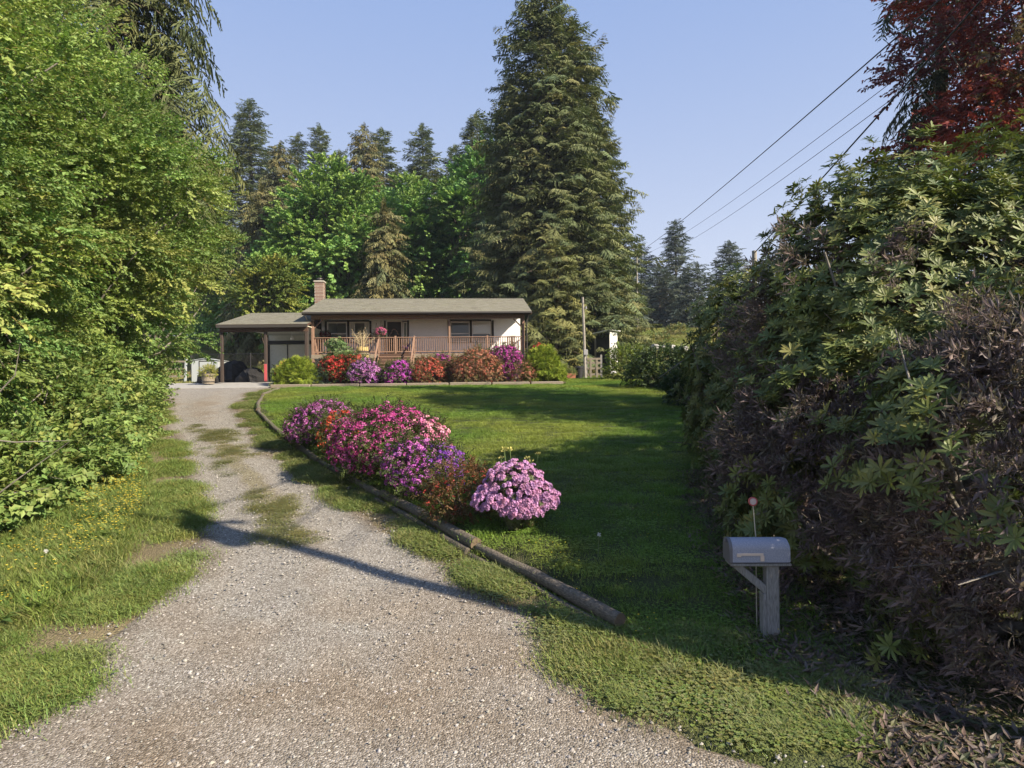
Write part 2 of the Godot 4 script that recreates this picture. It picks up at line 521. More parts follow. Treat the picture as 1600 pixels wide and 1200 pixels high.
# a conifer: straight trunk and tiers of drooping boughs
func conifer(called: String, label: String, at: Vector3, height: float, radius: float, cols: Array, frond: Mesh, size: float, step: float, group: String, droop := 0.25, low := 0.04, shape := 0.85, gap := 0.12, loose := 0.12) -> Node3D:
	var t := thing(called, label, "tree", at, 0.0, group)
	var m := Many.new()
	var wood := Build.new()
	wood.tube([Vector3(0, -0.2, 0), Vector3(0, height * 0.3, 0), Vector3(0.1, height * 0.7, 0), Vector3(0, height, 0)], [height * 0.018 + 0.06, height * 0.013, height * 0.007, 0.015], 8, Color.WHITE, false, 0.06)
	var y := height * low
	var turn := rng.randf() * TAU
	while y < height:
		var f := y / height
		var l := radius * pow(1.0 - f, shape) + 0.12
		var n := int(clampf(4.0 + l * 1.1, 4.0, 9.0))
		for k in n:
			turn += TAU / n + rng.randf_range(-0.3, 0.3)
			if rng.randf() < gap:
				continue
			var dir := Vector3(cos(turn), 0, sin(turn))
			var lump := 1.0 + 0.55 * nz.get_noise_3d(dir.x * 60.0 + at.x * 5.0, y * 9.0, dir.z * 60.0 + at.z * 5.0)
			var bl := l * rng.randf_range(0.72, 1.12) * lump
			var rise := 0.35 * (1.0 - droop) * smoothstep(0.3, 1.0, f)
			var steps := maxi(1, int(bl / (size * 0.55)))
			var base := jitter(cols[rng.randi() % cols.size()], 0.16, 0.08)
			for s in steps + 1:
				var g := (s + rng.randf() * 0.7) / (steps + 0.5)
				if g < 0.18 and steps > 2:
					continue
				var p := dir * bl * g * 0.92 + Vector3(0, y + rise * bl * g - droop * bl * g * g, 0)
				p += rnd_dir() * loose * size
				var out := (dir.rotated(Vector3.UP, rng.randf_range(-0.75, 0.75)) + Vector3(0, rise - droop * 1.4 * g, 0) + rnd_dir() * loose).normalized()
				m.add(aim(out, Vector3.UP, size * rng.randf_range(0.65, 1.15) * (0.75 + 0.35 * minf(1.0, bl)), rng.randf_range(-0.4, 0.4)), p, jitter(base, 0.14, 0.06))
			if bl > 1.2 and s_odd(k):
				wood.tube([Vector3(0, y, 0), dir * bl * 0.5 + Vector3(0, y - droop * bl * 0.25, 0), dir * bl * 0.85 + Vector3(0, y - droop * bl * 0.72, 0)], [0.02 + bl * 0.012, 0.015 + bl * 0.007, 0.008], 4, Color.WHITE, false)
		y += step * rng.randf_range(0.7, 1.3) * (0.55 + 0.45 * (1.0 - f))
	# the leader
	for k in 5:
		m.add(aim(Vector3(rng.randf_range(-0.3, 0.3), 1, rng.randf_range(-0.3, 0.3)), Vector3.FORWARD, size * 0.6), Vector3(0, height - 0.15 * k, 0), cols[0])
	put("trunk", wood, M.bark, t)
	t.add_child(m.node("crown", frond, M.needle))
	return t

func s_odd(k: int) -> bool:
	return k % 2 == 1

# a rounded shrub in flower: stems, small leaves and blossom heads
func azalea(label: String, lumps: Array, at: Vector3, leaf_cols: Array, bloom: Array, bloom_share: float, size: float, group: String, head: Mesh, head_size: float, called := "azalea_bush", bare := 0.0) -> Node3D:
	var head_density := 210.0 if head == ME.azalea_head else 80.0
	var t := thing(called, label, "shrub", at, 0.0, group)
	var wood := Build.new()
	for i in 9:
		var a := TAU * i / 9.0
		var l: Array = lumps[i % lumps.size()]
		var tip: Vector3 = l[0] + Vector3(cos(a) * l[1].x, l[1].y * 0.5, sin(a) * l[1].z) * 0.7
		wood.tube([Vector3(l[0].x * 0.6 + cos(a) * 0.08, -0.08, l[0].z * 0.6 + sin(a) * 0.08), Vector3(tip.x * 0.7, tip.y * 0.45, tip.z * 0.7), tip], [0.025, 0.018, 0.006], 5, Color.WHITE, false)
	put("stem", wood, M.bark, t)
	var m := Many.new()
	fill_lumps(m, lumps, 170.0 / (size * size), size, leaf_cols, 0.5, 0.3, 0.22, 0.0)
	t.add_child(m.node("foliage", ME.small_spray, M.leaf))
	var fl := Many.new()
	for l in lumps:
		var c: Vector3 = l[0]
		var r: Vector3 = l[1]
		var area := 4.0 * PI * pow((pow(r.x * r.y, 1.6) + pow(r.x * r.z, 1.6) + pow(r.y * r.z, 1.6)) / 3.0, 1.0 / 1.6)
		var cols: Array = l[2] if l.size() > 2 else bloom
		for i in int(area * bloom_share / (head_size * head_size) * (head_density)):
			var d := rnd_dir()
			if d.y < -0.25 and rng.randf() < 0.55 + bare:
				continue
			var bump := 1.0 + 0.22 * 1.6 * nz.get_noise_3d(d.x * 130.0 + c.x * 37.0, d.y * 130.0 + c.y * 11.0, d.z * 130.0 + c.z * 23.0)
			if nz.get_noise_3d(d.x * 260.0 + c.x * 91.0, d.y * 260.0, d.z * 260.0) < -0.22 + bare:
				continue
			var p := c + d * r * bump * rng.randf_range(0.93, 1.06)
			if p.y < 0.06:
				continue
			var inside := false
			for k in lumps:
				if k != l and ((p - k[0]) / k[1]).length_squared() < 0.8:
					inside = true
			if inside:
				continue
			var nn := (d / r).normalized()
			fl.add(aim((nn + Vector3.UP * 0.3 + rnd_dir() * 0.4).normalized(), Vector3.UP, head_size * rng.randf_range(0.75, 1.25), rng.randf() * TAU), p, jitter(cols[rng.randi() % cols.size()], 0.14, 0.05))
	if fl.count:
		t.add_child(fl.node("blossoms", head, M.petal))
	return t

# ------------------------------------------------------------------ the scene
func _ready() -> void:
	rng.seed = 20230517
	nz.seed = 11
	nz.frequency = 0.02
	nz.fractal_octaves = 3
	# camera, about 2.5 m above the end of the drive
	var cam := Camera3D.new()
	cam.name = "camera"
	cam.position = Vector3(0, 2.5, 0)
	cam.rotation_degrees = Vector3(0, 0, -0.7)
	cam.fov = 64.4
	cam.far = 1200.0
	add_child(cam)
	cam.current = true
	# sky
	var sky := ProceduralSkyMaterial.new()
	sky.sky_top_color = lin(0.095, 0.156, 0.306)
	sky.sky_horizon_color = lin(0.36, 0.378, 0.412)
	sky.sky_curve = 0.25
	sky.sky_energy_multiplier = 1.0
	sky.ground_bottom_color = Color(0.22, 0.24, 0.18)
	sky.ground_horizon_color = Color(0.62, 0.66, 0.68)
	sky.sun_angle_max = 12.0
	var env := Environment.new()
	env.background_mode = Environment.BG_SKY
	env.sky = Sky.new()
	env.sky.sky_material = sky
	env.tonemap_mode = Environment.TONE_MAPPER_LINEAR
	env.tonemap_exposure = 2.45
	env.fog_enabled = true
	env.fog_density = 0.0003
	env.fog_light_color = Color(0.80, 0.86, 0.95)
	env.sdfgi_enabled = true
	env.ssao_enabled = true
	env.ssil_enabled = true
	var we := WorldEnvironment.new()
	we.name = "world_environment"
	we.environment = env
	add_child(we)
	# afternoon sun from beyond the rhododendron, a little behind the camera
	var sun := DirectionalLight3D.new()
	sun.name = "sun"
	sun.light_energy = 1.5
	sun.light_color = Color(1.0, 0.94, 0.84)
	sun.light_angular_distance = 0.5
	sun.shadow_enabled = true
	add_child(sun)
	var to_sun := Vector3(0.85, 0.0, 0.53).normalized() * cos(deg_to_rad(34.0)) + Vector3.UP * sin(deg_to_rad(34.0))
	sun.look_at_from_position(to_sun * 50.0, Vector3.ZERO)

	materials()
	meshes()
	build_land()
	print("land ", Time.get_ticks_msec())
	build_house()
	build_carport()
	build_yard()
	print("house ", Time.get_ticks_msec())
	build_logs()
	build_front_bushes()
	build_bed()
	print("bushes ", Time.get_ticks_msec())
	build_hedge()
	build_mailbox()
	build_poles()
	print("hedge ", Time.get_ticks_msec())
	build_forest()
	print("forest ", Time.get_ticks_msec())
	build_thicket()
	print("thicket ", Time.get_ticks_msec())
	build_grass()
	print("grass ", Time.get_ticks_msec())

func materials() -> void:
	M.leaf = leafy(0.55, 0.7, 0.4)
	M.glossy_leaf = leafy(0.52, 0.4, 0.4)
	M.needle = leafy(0.7, 0.4, 0.3)
	M.petal = leafy(0.6, 0.6, 0.3)
	M.grass = leafy(0.6, 0.6, 0.35)
	M.bark = grained([[0.0, 0.045, 0.035, 0.028], [0.5, 0.10, 0.08, 0.062], [1.0, 0.17, 0.145, 0.115]], 0.03, Vector3(1.4, 0.35, 1.4), 0.95, 1.5, 5)
	M.bark_grey = grained([[0.0, 0.10, 0.09, 0.08], [0.5, 0.17, 0.155, 0.135], [1.0, 0.25, 0.23, 0.2]], 0.03, Vector3(1.5, 0.5, 1.5), 0.95, 1.0, 6)
	M.log = grained([[0.0, 0.05, 0.042, 0.034], [0.45, 0.115, 0.098, 0.078], [0.7, 0.16, 0.138, 0.11], [1.0, 0.24, 0.215, 0.175]], 0.02, Vector3(2.0, 5.0, 2.0), 0.95, 1.2, 7)
	M.log_end = grained([[0.0, 0.09, 0.066, 0.045], [1.0, 0.19, 0.145, 0.10]], 0.05, Vector3(4, 4, 4), 0.95, 0.3, 8)
	M.post_wood = grained([[0.0, 0.13, 0.125, 0.12], [0.5, 0.235, 0.23, 0.225], [1.0, 0.33, 0.325, 0.315]], 0.025, Vector3(6.0, 0.8, 6.0), 0.9, 0.5, 9)
	M.cedar = grained([[0.0, 0.165, 0.097, 0.066], [0.5, 0.245, 0.152, 0.108], [1.0, 0.32, 0.21, 0.155]], 0.02, Vector3(1.2, 1.2, 1.2), 0.75, 0.0, 10)
	M.cedar_dark = grained([[0.0, 0.055, 0.032, 0.022], [1.0, 0.105, 0.06, 0.04]], 0.02, Vector3(1.0, 1.0, 1.0), 0.75, 0.0, 11)
	M.trim_dark = mat(0.03, 0.024, 0.02, 0.6)
	M.siding = grained([[0.0, 0.76, 0.765, 0.78], [0.6, 0.81, 0.815, 0.83], [1.0, 0.84, 0.845, 0.86]], 0.015, Vector3(0.5, 0.9, 0.5), 0.6, 0.0, 12)
	M.shade_greyed_white = mat(0.36, 0.39, 0.40, 0.5)  # white metal, greyed so the trees' shade sits in the colour
	M.white_paint = mat(0.78, 0.77, 0.74, 0.5)
	M.cream = grained([[0.0, 0.62, 0.59, 0.47], [1.0, 0.72, 0.69, 0.57]], 0.015, Vector3(0.6, 0.6, 0.6), 0.7, 0.0, 13)
	M.roof = grained([[0.0, 0.13, 0.125, 0.105], [0.4, 0.185, 0.18, 0.15], [0.7, 0.235, 0.225, 0.18], [1.0, 0.29, 0.28, 0.225]], 0.06, Vector3(0.8, 1.6, 0.8), 0.95, 0.8, 14)
	M.gutter = mat(0.045, 0.04, 0.036, 0.45)
	M.brick = grained([[0.0, 0.125, 0.068, 0.054], [0.5, 0.195, 0.11, 0.085], [1.0, 0.27, 0.17, 0.135]], 0.08, Vector3(2, 2, 2), 0.95, 0.0, 15)
	M.mortar = grained([[0.0, 0.30, 0.27, 0.23], [1.0, 0.42, 0.39, 0.34]], 0.05, Vector3(3, 3, 3), 0.95, 0.0, 16)
	M.concrete = grained([[0.0, 0.25, 0.24, 0.225], [0.5, 0.30, 0.292, 0.275], [1.0, 0.36, 0.352, 0.33]], 0.012, Vector3(0.4, 0.4, 0.4), 0.9, 0.3, 17)
	M.metal_grey = mat(0.30, 0.30, 0.31, 0.45)
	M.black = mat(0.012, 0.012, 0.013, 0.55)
	M.tarp = grained([[0.0, 0.008, 0.008, 0.009], [1.0, 0.02, 0.019, 0.021]], 0.02, Vector3(1, 1, 1), 0.75, 3.0, 18)
	M.curtain = mat(0.8, 0.79, 0.76, 0.9)
	M.post_brown = mat(0.045, 0.032, 0.026, 0.7)
	M.room = mat(0.46, 0.43, 0.38, 0.9)
	M.glass = StandardMaterial3D.new()
	M.glass.albedo_color = Color(0.75, 0.8, 0.82, 0.12)
	M.glass.transparency = BaseMaterial3D.TRANSPARENCY_ALPHA
	M.glass.roughness = 0.03
	M.stone = grained([[0.0, 0.20, 0.197, 0.19], [0.5, 0.32, 0.315, 0.305], [1.0, 0.45, 0.445, 0.43]], 0.03, Vector3(1.2, 1.2, 1.2), 0.9, 2.0, 19)
	M.timber = grained([[0.0, 0.13, 0.105, 0.08], [0.5, 0.24, 0.205, 0.16], [1.0, 0.34, 0.30, 0.24]], 0.03, Vector3(1.0, 3.0, 3.0), 0.95, 0.6, 20)
	M.yellow_wood = grained([[0.0, 0.42, 0.30, 0.12], [1.0, 0.56, 0.43, 0.20]], 0.03, Vector3(3, 1, 3), 0.8, 0.0, 21)
	M.pole_wood = grained([[0.0, 0.16, 0.145, 0.125], [0.5, 0.27, 0.25, 0.22], [1.0, 0.37, 0.345, 0.31]], 0.02, Vector3(3, 0.4, 3), 0.95, 0.6, 22)
	M.mail_metal = grained([[0.0, 0.22, 0.235, 0.30], [0.5, 0.29, 0.305, 0.375], [1.0, 0.36, 0.375, 0.44]], 0.03, Vector3(4, 4, 4), 0.5, 0.0, 23)
	M.mail_dark = mat(0.12, 0.115, 0.125, 0.6)
	M.mail_flag = mat(0.62, 0.50, 0.42, 0.6)
	M.wire = mat(0.02, 0.02, 0.022, 0.6)
	# gravel: crushed stone of several tones, brown fines between
	var gr := StandardMaterial3D.new()
	gr.albedo_texture = noise_tex(FastNoiseLite.TYPE_CELLULAR, 0.085, 1024, [[0.0, 0.105, 0.094, 0.081], [0.18, 0.162, 0.148, 0.13], [0.4, 0.205, 0.19, 0.17], [0.62, 0.24, 0.225, 0.205], [0.82, 0.285, 0.272, 0.252], [0.95, 0.37, 0.357, 0.338], [1.0, 0.50, 0.488, 0.468]], 31, FastNoiseLite.RETURN_CELL_VALUE, 1)
	gr.heightmap_enabled = true
	gr.heightmap_texture = noise_tex(FastNoiseLite.TYPE_CELLULAR, 0.085, 1024, [[0.0, 1, 1, 1], [1.0, 0, 0, 0]], 31, FastNoiseLite.RETURN_DISTANCE, 1)
	gr.heightmap_scale = 0.95
	gr.uv1_triplanar = true
	gr.uv1_world_triplanar = true
	gr.uv1_scale = Vector3(0.78, 0.78, 0.78)
	gr.vertex_color_use_as_albedo = true
	gr.roughness = 0.95
	gr.metallic_specular = 0.3
	M.gravel = gr
	M.earth = mat(0.06, 0.045, 0.032, 0.95)
	M.soil = grained([[0.0, 0.13, 0.12, 0.085], [0.35, 0.21, 0.20, 0.135], [0.6, 0.27, 0.255, 0.17], [1.0, 0.42, 0.39, 0.28]], 0.05, Vector3(0.9, 0.9, 0.9), 0.97, 2.5, 24)
	M.chip = leafy(0.9, 0.0, 0.3)

func meshes() -> void:
	ME.hazel = leaf_spray(0.42, 15, 0.088, 0.056)
	ME.bramble = leaf_spray(0.42, 11, 0.13, 0.085)
	ME.maple = leaf_spray(1.0, 14, 0.30, 0.26, false)
	ME.small_spray = leaf_spray(0.22, 12, 0.055, 0.024, false)
	ME.red_maple = leaf_spray(0.5, 15, 0.12, 0.075)
	ME.cedar_frond = conifer_frond(1.0, 9, 0.30, 0.8, 0.09, 3)
	ME.big_frond = conifer_frond(1.0, 9, 0.05, 0.45, 0.085, 4)
	ME.fir_frond = conifer_frond(1.0, 9, 0.12, 0.25, 0.085, 3)
	ME.hemlock = conifer_frond(1.0, 12, 0.45, 0.5, 0.05, 4)
	ME.juniper = conifer_frond(0.3, 9, 0.15, 0.15, 0.07, 4)
	ME.rosette = rosette(11, 0.115, 0.029, 1.05)
	ME.dry_tangle = dry_tangle(13, 0.13, 0.024)
	ME.azalea_head = flower_head(7, 0.042, 0.026)
	ME.far_head = flower_head(7, 0.075, 0.055)
	ME.truss = flower_head(18, 0.034, 0.022)
	ME.turf_short = turf(0.5, 520, 0.055, 0.0085, 0.8, 60)
	ME.turf_fine = turf(0.5, 440, 0.095, 0.009, 0.9, 10)
	ME.turf_long = turf(0.45, 150, 0.26, 0.011, 0.8)
	ME.turf_thin = turf(0.4, 90, 0.06, 0.008, 1.0, 25)
	ME.turf_far = turf(1.2, 260, 0.22, 0.04, 0.8)
	ME.weed = weed(8, 0.12, 0.045)
	ME.cups = buttercups(5, 0.12, 0.3, 0.016)
	ME.low_cups = buttercups(3, 0.14, 0.11, 0.011)

# ------------------------------------------------------------------ ground, drive, slab
func steps_from(parts: Array) -> PackedFloat32Array:
	var out := PackedFloat32Array()
	for p in parts:
		var x: float = p[0]
		while x < p[1] - p[2] * 0.5:
			out.append(x)
			x += p[2]
	out.append(parts[-1][1])
	return out

func sheet(xs: PackedFloat32Array, zs: PackedFloat32Array, height: Callable, tint: Callable) -> ArrayMesh:
	var v := PackedVector3Array()
	var c := PackedColorArray()
	var idx := PackedInt32Array()
	for z in zs:
		for x in xs:
			v.append(Vector3(x, height.call(x, z), z))
			c.append(tint.call(x, z))
	var w := xs.size()
	for j in zs.size() - 1:
		for i in w - 1:
			var a := j * w + i
			idx.append_array([a, a + 1, a + w, a + 1, a + w + 1, a + w])
	return finish(v, c, idx)

func finish(v: PackedVector3Array, c: PackedColorArray, idx: PackedInt32Array) -> ArrayMesh:
	var arr := []
	arr.resize(Mesh.ARRAY_MAX)
	arr[Mesh.ARRAY_VERTEX] = v
	arr[Mesh.ARRAY_COLOR] = c
	arr[Mesh.ARRAY_INDEX] = idx
	var m := ArrayMesh.new()
	m.add_surface_from_arrays(Mesh.PRIMITIVE_TRIANGLES, arr)
	var st := SurfaceTool.new()
	st.create_from(m, 0)
	st.generate_normals()
	return st.commit()

func ground_y(x: float, z: float) -> float:
	var y := land(x, z)
	var k := in_drive(x, z)
	if k > -1.0:
		y -= 0.07 * smoothstep(-0.05, 0.2, k)
	if z < -29.0 and z > -42.5 and x > -19.5 and x < -11.0:
		y -= 0.12
	return y

func ground_tint(x: float, z: float) -> Color:
	var d := -z
	var k := 0.85 + 0.5 * nz.get_noise_2d(x * 6.0, z * 6.0)
	var col := Color(0.27, 0.34, 0.17) * k
	if d > 42.0:
		# open meadow, drier than the lawn
		var dry := clampf(0.5 + 1.2 * nz.get_noise_2d(x * 2.2 + 40.0, z * 2.2), 0.0, 1.0)
		col = Color(0.66, 0.86, 0.36).lerp(Color(0.95, 0.92, 0.55), dry) * (0.8 + 0.2 * k)
	elif x < along(LOGS, d) and d < 30.0 and d > -5.0:
		# trodden earth beside the drive
		var e := smoothstep(-6.0, -3.0, in_drive(x, z))
		col = col.lerp(Color(0.82, 0.70, 0.62) * k, e * 0.9)
	return col

func build_land() -> void:
	var xs := steps_from([[-420.0, -60.0, 30.0], [-60.0, -20.0, 2.5], [-20.0, 12.0, 0.28], [12.0, 60.0, 2.5], [60.0, 420.0, 30.0]])
	var zs := steps_from([[-600.0, -150.0, 30.0], [-150.0, -44.0, 3.0], [-44.0, -30.0, 0.7], [-30.0, -2.0, 0.28], [-2.0, 30.0, 2.0], [30.0, 150.0, 30.0]])
	var g := put("ground", sheet(xs, zs, ground_y, ground_tint), M.soil)
	tag(g, "grassy earth sloping up from the road to the wood", "ground", "", "structure")
	# the drive, laid between its two ragged edges
	var v := PackedVector3Array()
	var c := PackedColorArray()
	var idx := PackedInt32Array()
	var rows := 330
	var across := 44
	for j in rows + 1:
		var f := float(j) / rows
		var d := lerpf(-2.0, 31.5, pow(f, 1.5))
		var a := along(LEFT, d) + nz.get_noise_2d(3.0, d * 40.0) * 0.22 + nz.get_noise_2d(3.0, d * 150.0) * 0.1
		var b := along(RIGHT, d) + nz.get_noise_2d(90.0, d * 40.0) * 0.2 + nz.get_noise_2d(90.0, d * 150.0) * 0.1
		for i in across + 1:
			var t := float(i) / across
			var x := lerpf(a - 0.12, b + 0.12, t)
			var edge := minf(t, 1.0 - t) * (b - a)
			var y := land(x, -d) - 0.06 * (1.0 - smoothstep(0.0, 0.3, edge))
			# wheel tracks worn a little lower
			var rut := exp(-pow((t - 0.3) * 7.0, 2.0)) + exp(-pow((t - 0.76) * 7.0, 2.0))
			y -= 0.03 * rut * smoothstep(5.0, 8.0, d)
			y += 0.012 * nz.get_noise_2d(x * 60.0, d * 60.0)
			v.append(Vector3(x, y, -d))
			# brown fines and moss where wheels do not run, pale washed stone in the tracks
			var p := nz.get_noise_2d(x * 9.0 + 70.0, d * 9.0) * 1.3 + nz.get_noise_2d(x * 45.0, d * 45.0) * 0.7
			var brown := clampf(0.42 + p * 0.55 - 0.5 * rut * smoothstep(6.0, 9.0, d), 0.0, 1.0)
			var col := Color(1.04, 1.04, 1.04).lerp(Color(0.84, 0.73, 0.61), brown)
			var moss := smoothstep(0.35, 0.75, exp(-pow((t - 0.53) * 8.0, 2.0)) * smoothstep(7.5, 10.0, d) * (1.0 - smoothstep(16.0, 20.0, d)) + nz.get_noise_2d(x * 30.0 + 9.0, d * 20.0) * 0.5)
			col = col.lerp(Color(0.72, 0.68, 0.44), moss * 0.7)
			var margin := 1.0 - smoothstep(0.1, 0.55, edge + 0.35 * nz.get_noise_2d(x * 25.0, d * 25.0))
			col = col.lerp(Color(0.52, 0.44, 0.34), margin * 0.8)
			c.append(col * (1.0 + 0.12 * nz.get_noise_2d(x * 100.0, d * 100.0)))
	var w := across + 1
	for j in rows:
		for i in across:
			var q := j * w + i
			idx.append_array([q, q + w, q + 1, q + 1, q + w, q + w + 1])
	var dr := put("driveway", finish(v, c, idx), M.gravel)
	tag(dr, "grey gravel drive curving up to the carport", "driveway", "", "structure")
	# concrete apron and carport floor, in two pours with an open joint
	var slab := Node3D.new()
	slab.name = "concrete_apron"
	add_child(slab)
	tag(slab, "pale concrete apron in front of the carport", "pavement", "", "structure")
	for s in [[-30.2, 2.50, -33.9, 2.76], [-33.92, 2.77, -41.0, 2.84]]:
		var b := Build.new()
		var p := Vector3(-15.4, s[1], s[0])
		var q := Vector3(-15.4, s[3], s[2])
		var up := (q - p).normalized()
		b.bevel((p + q) * 0.5 - Vector3(0, 0.15, 0), Vector3(7.4, 0.3, p.distance_to(q)), 0.015, Basis(Vector3.RIGHT, up.cross(Vector3.RIGHT).normalized(), up))
		put("slab", b, M.concrete, slab)
	# loose stones on the drive
	var chips := Many.new()
	var rock := Build.new()
	for k in 6:
		var a := TAU * k / 6.0
		var e := TAU * (k + 1) / 6.0
		var p := Vector3(cos(a), 0.0, sin(a) * 0.8)
		var q := Vector3(cos(e), 0.0, sin(e) * 0.8)
		rock.tri(p * 1.0, Vector3(0.1, 0.7, 0), q * 1.0)
		rock.tri(p, q, Vector3(0, -0.5, 0))
	for i in 20000:
		var d := 3.2 + pow(rng.randf(), 1.7) * 20.0
		var a := along(LEFT, d)
		var x := rng.randf_range(a - 0.3, along(RIGHT, d) + 0.3)
		var s := 0.004 + 0.017 * pow(rng.randf(), 4.0)
		var k := rng.randf_range(0.10, 0.36)
		chips.add(Basis.from_euler(Vector3(rng.randf_range(-0.4, 0.4), rng.randf() * TAU, rng.randf_range(-0.4, 0.4))).scaled(Vector3.ONE * s), Vector3(x, land(x, -d) + 0.003, -d), Color(k * 1.02, k * rng.randf_range(0.94, 1.0), k * rng.randf_range(0.84, 0.98)))
	var ch := chips.node("gravel_chips", rock.mesh(), M.chip)
	add_child(ch)
	tag(ch, "loose crushed stones scattered on the gravel drive", "gravel", "", "stuff")

# ------------------------------------------------------------------ the house
func rail_run(parent: Node, a: Vector3, b: Vector3, top: float, m: Material, count: int) -> void:
	var l := a.distance_to(b)
	var dir := (b - a).normalized()
	var mid := (a + b) * 0.5
	var bas := Basis(dir, Vector3.UP, dir.cross(Vector3.UP))
	block("handrail", mid + Vector3(0, top - 0.02, 0), Vector3(l, 0.045, 0.12), m, parent, 0.01, bas)
	block("lower_rail", mid + Vector3(0, 0.1, 0), Vector3(l, 0.07, 0.04), m, parent, 0.006, bas)
	var bal := Build.new()
	bal.bevel(Vector3.ZERO, Vector3(0.04, top - 0.18, 0.04), 0.006)
	var bm := bal.mesh()
	for i in count:
		var o := put("baluster", bm, m, parent)
		o.position = a + dir * l * (i + 0.5) / count + Vector3(0, (top - 0.04 + 0.135) * 0.5, 0)

func window(parent: Node, x0: float, x1: float, y0: float, y1: float, z: float, style: String) -> void:
	var w := Node3D.new()
	w.name = "window"
	parent.add_child(w, true)
	var cx := (x0 + x1) * 0.5
	var cy := (y0 + y1) * 0.5
	var fr := Build.new()
	for s in [-1.0, 1.0]:
		fr.bevel(Vector3(cx + s * ((x1 - x0) * 0.5 - 0.03), cy, z), Vector3(0.06, y1 - y0, 0.07), 0.006)
		fr.bevel(Vector3(cx, cy + s * ((y1 - y0) * 0.5 - 0.03), z), Vector3(x1 - x0 - 0.122, 0.06, 0.066), 0.006)
	if style != "fixed":
		fr.bevel(Vector3(cx, y0 + (y1 - y0) * 0.42, z - 0.004), Vector3(x1 - x0 - 0.122, 0.05, 0.06), 0.006)
	put("frame", fr, M.white_paint, w)
	var g := Build.new()
	g.quad(Vector3(x0 + 0.05, y0 + 0.05, z - 0.01), Vector3(x0 + 0.05, y1 - 0.05, z - 0.01), Vector3(x1 - 0.05, y1 - 0.05, z - 0.01), Vector3(x1 - 0.05, y0 + 0.05, z - 0.01))
	put("pane", g, M.glass, w)
	if style == "blind":
		var bl := Build.new()
		var n := 34
		for i in n:
			var y := lerpf(y0 + (y1 - y0) * 0.40, y1 - 0.07, (i + 0.5) / n)
			bl.box(Vector3(cx, y, z - 0.045), Vector3(x1 - x0 - 0.14, 0.004, 0.032), Basis(Vector3.RIGHT, 1.2))
		put("blind", bl, M.curtain, w)
	elif style == "curtain":
		for s in [-1.0, 1.0]:
			var cu := Build.new()
			var wd := (x1 - x0) * 0.22
			for i in 8:
				var u0: float = cx + s * ((x1 - x0) * 0.5 - 0.05) - s * wd * i / 8.0
				var u1: float = cx + s * ((x1 - x0) * 0.5 - 0.05) - s * wd * (i + 1) / 8.0
				var za := z - 0.1 - (0.03 if i % 2 else 0.0)
				var zb := z - 0.1 - (0.0 if i % 2 else 0.03)
				cu.quad(Vector3(u0, y0 + 0.05, za), Vector3(u0, y1 - 0.05, za), Vector3(u1, y1 - 0.05, zb), Vector3(u1, y0 + 0.05, zb))
			put("curtain", cu, M.curtain, w)

# lap siding with openings left free: rows of boards between x spans
func lap_rows(b: Build, x0: float, x1: float, y0: float, y1: float, z: float, holes: Array) -> void:
	var row := 0.125
	var y := y0
	while y < y1 - 0.01:
		var yt := minf(y + row, y1)
		var spans := [[x0, x1]]
		for h in holes:
			if yt > h[2] + 0.02 and y < h[3] - 0.02:
				var nxt := []
				for s in spans:
					if h[1] <= s[0] or h[0] >= s[1]:
						nxt.append(s)
					else:
						if h[0] > s[0]: nxt.append([s[0], h[0]])
						if h[1] < s[1]: nxt.append([h[1], s[1]])
				spans = nxt
		for s in spans:
			b.quad(Vector3(s[0], y, z + 0.02), Vector3(s[0], yt, z + 0.004), Vector3(s[1], yt, z + 0.004), Vector3(s[1], y, z + 0.02))
			b.quad(Vector3(s[0], y, z), Vector3(s[0], y, z + 0.02), Vector3(s[1], y, z + 0.02), Vector3(s[1], y, z))
		y += row

func shingle_slope(b: Build, x0: float, x1: float, lo: Vector2, hi: Vector2, course := 0.2) -> void:
	# courses of shingles, each butt a little proud of the course below; lo and hi are (y, z)
	var l := lo.distance_to(hi)
	var n := int(l / course)
	var up := Vector3(0, hi.x - lo.x, hi.y - lo.y).normalized()
	var out := Vector3(0, 1, 0) - up * up.y
	out = out.normalized()
	for i in n:
		var a := Vector3(0, lo.x, lo.y) + up * l * i / n
		var e := Vector3(0, lo.x, lo.y) + up * l * (i + 1) / n
		var x := x0
		while x < x1:
			var w := minf(rng.randf_range(0.22, 0.42), x1 - x)
			var k := rng.randf_range(0.82, 1.16)
			var col := Color(k, k * rng.randf_range(0.97, 1.02), k * rng.randf_range(0.92, 1.0))
			var lift := rng.randf_range(0.010, 0.016)
			var p := Vector3(x, 0, 0)
			var q := Vector3(x + w - 0.004, 0, 0)
			if up.z < 0.0:
				b.quad(p + a + out * lift, p + e + out * 0.002, q + e + out * 0.002, q + a + out * lift, col)
				b.quad(p + a, p + a + out * lift, q + a + out * lift, q + a, col)
			else:
				b.quad(q + a + out * lift, q + e + out * 0.002, p + e + out * 0.002, p + a + out * lift, col)
			x += w

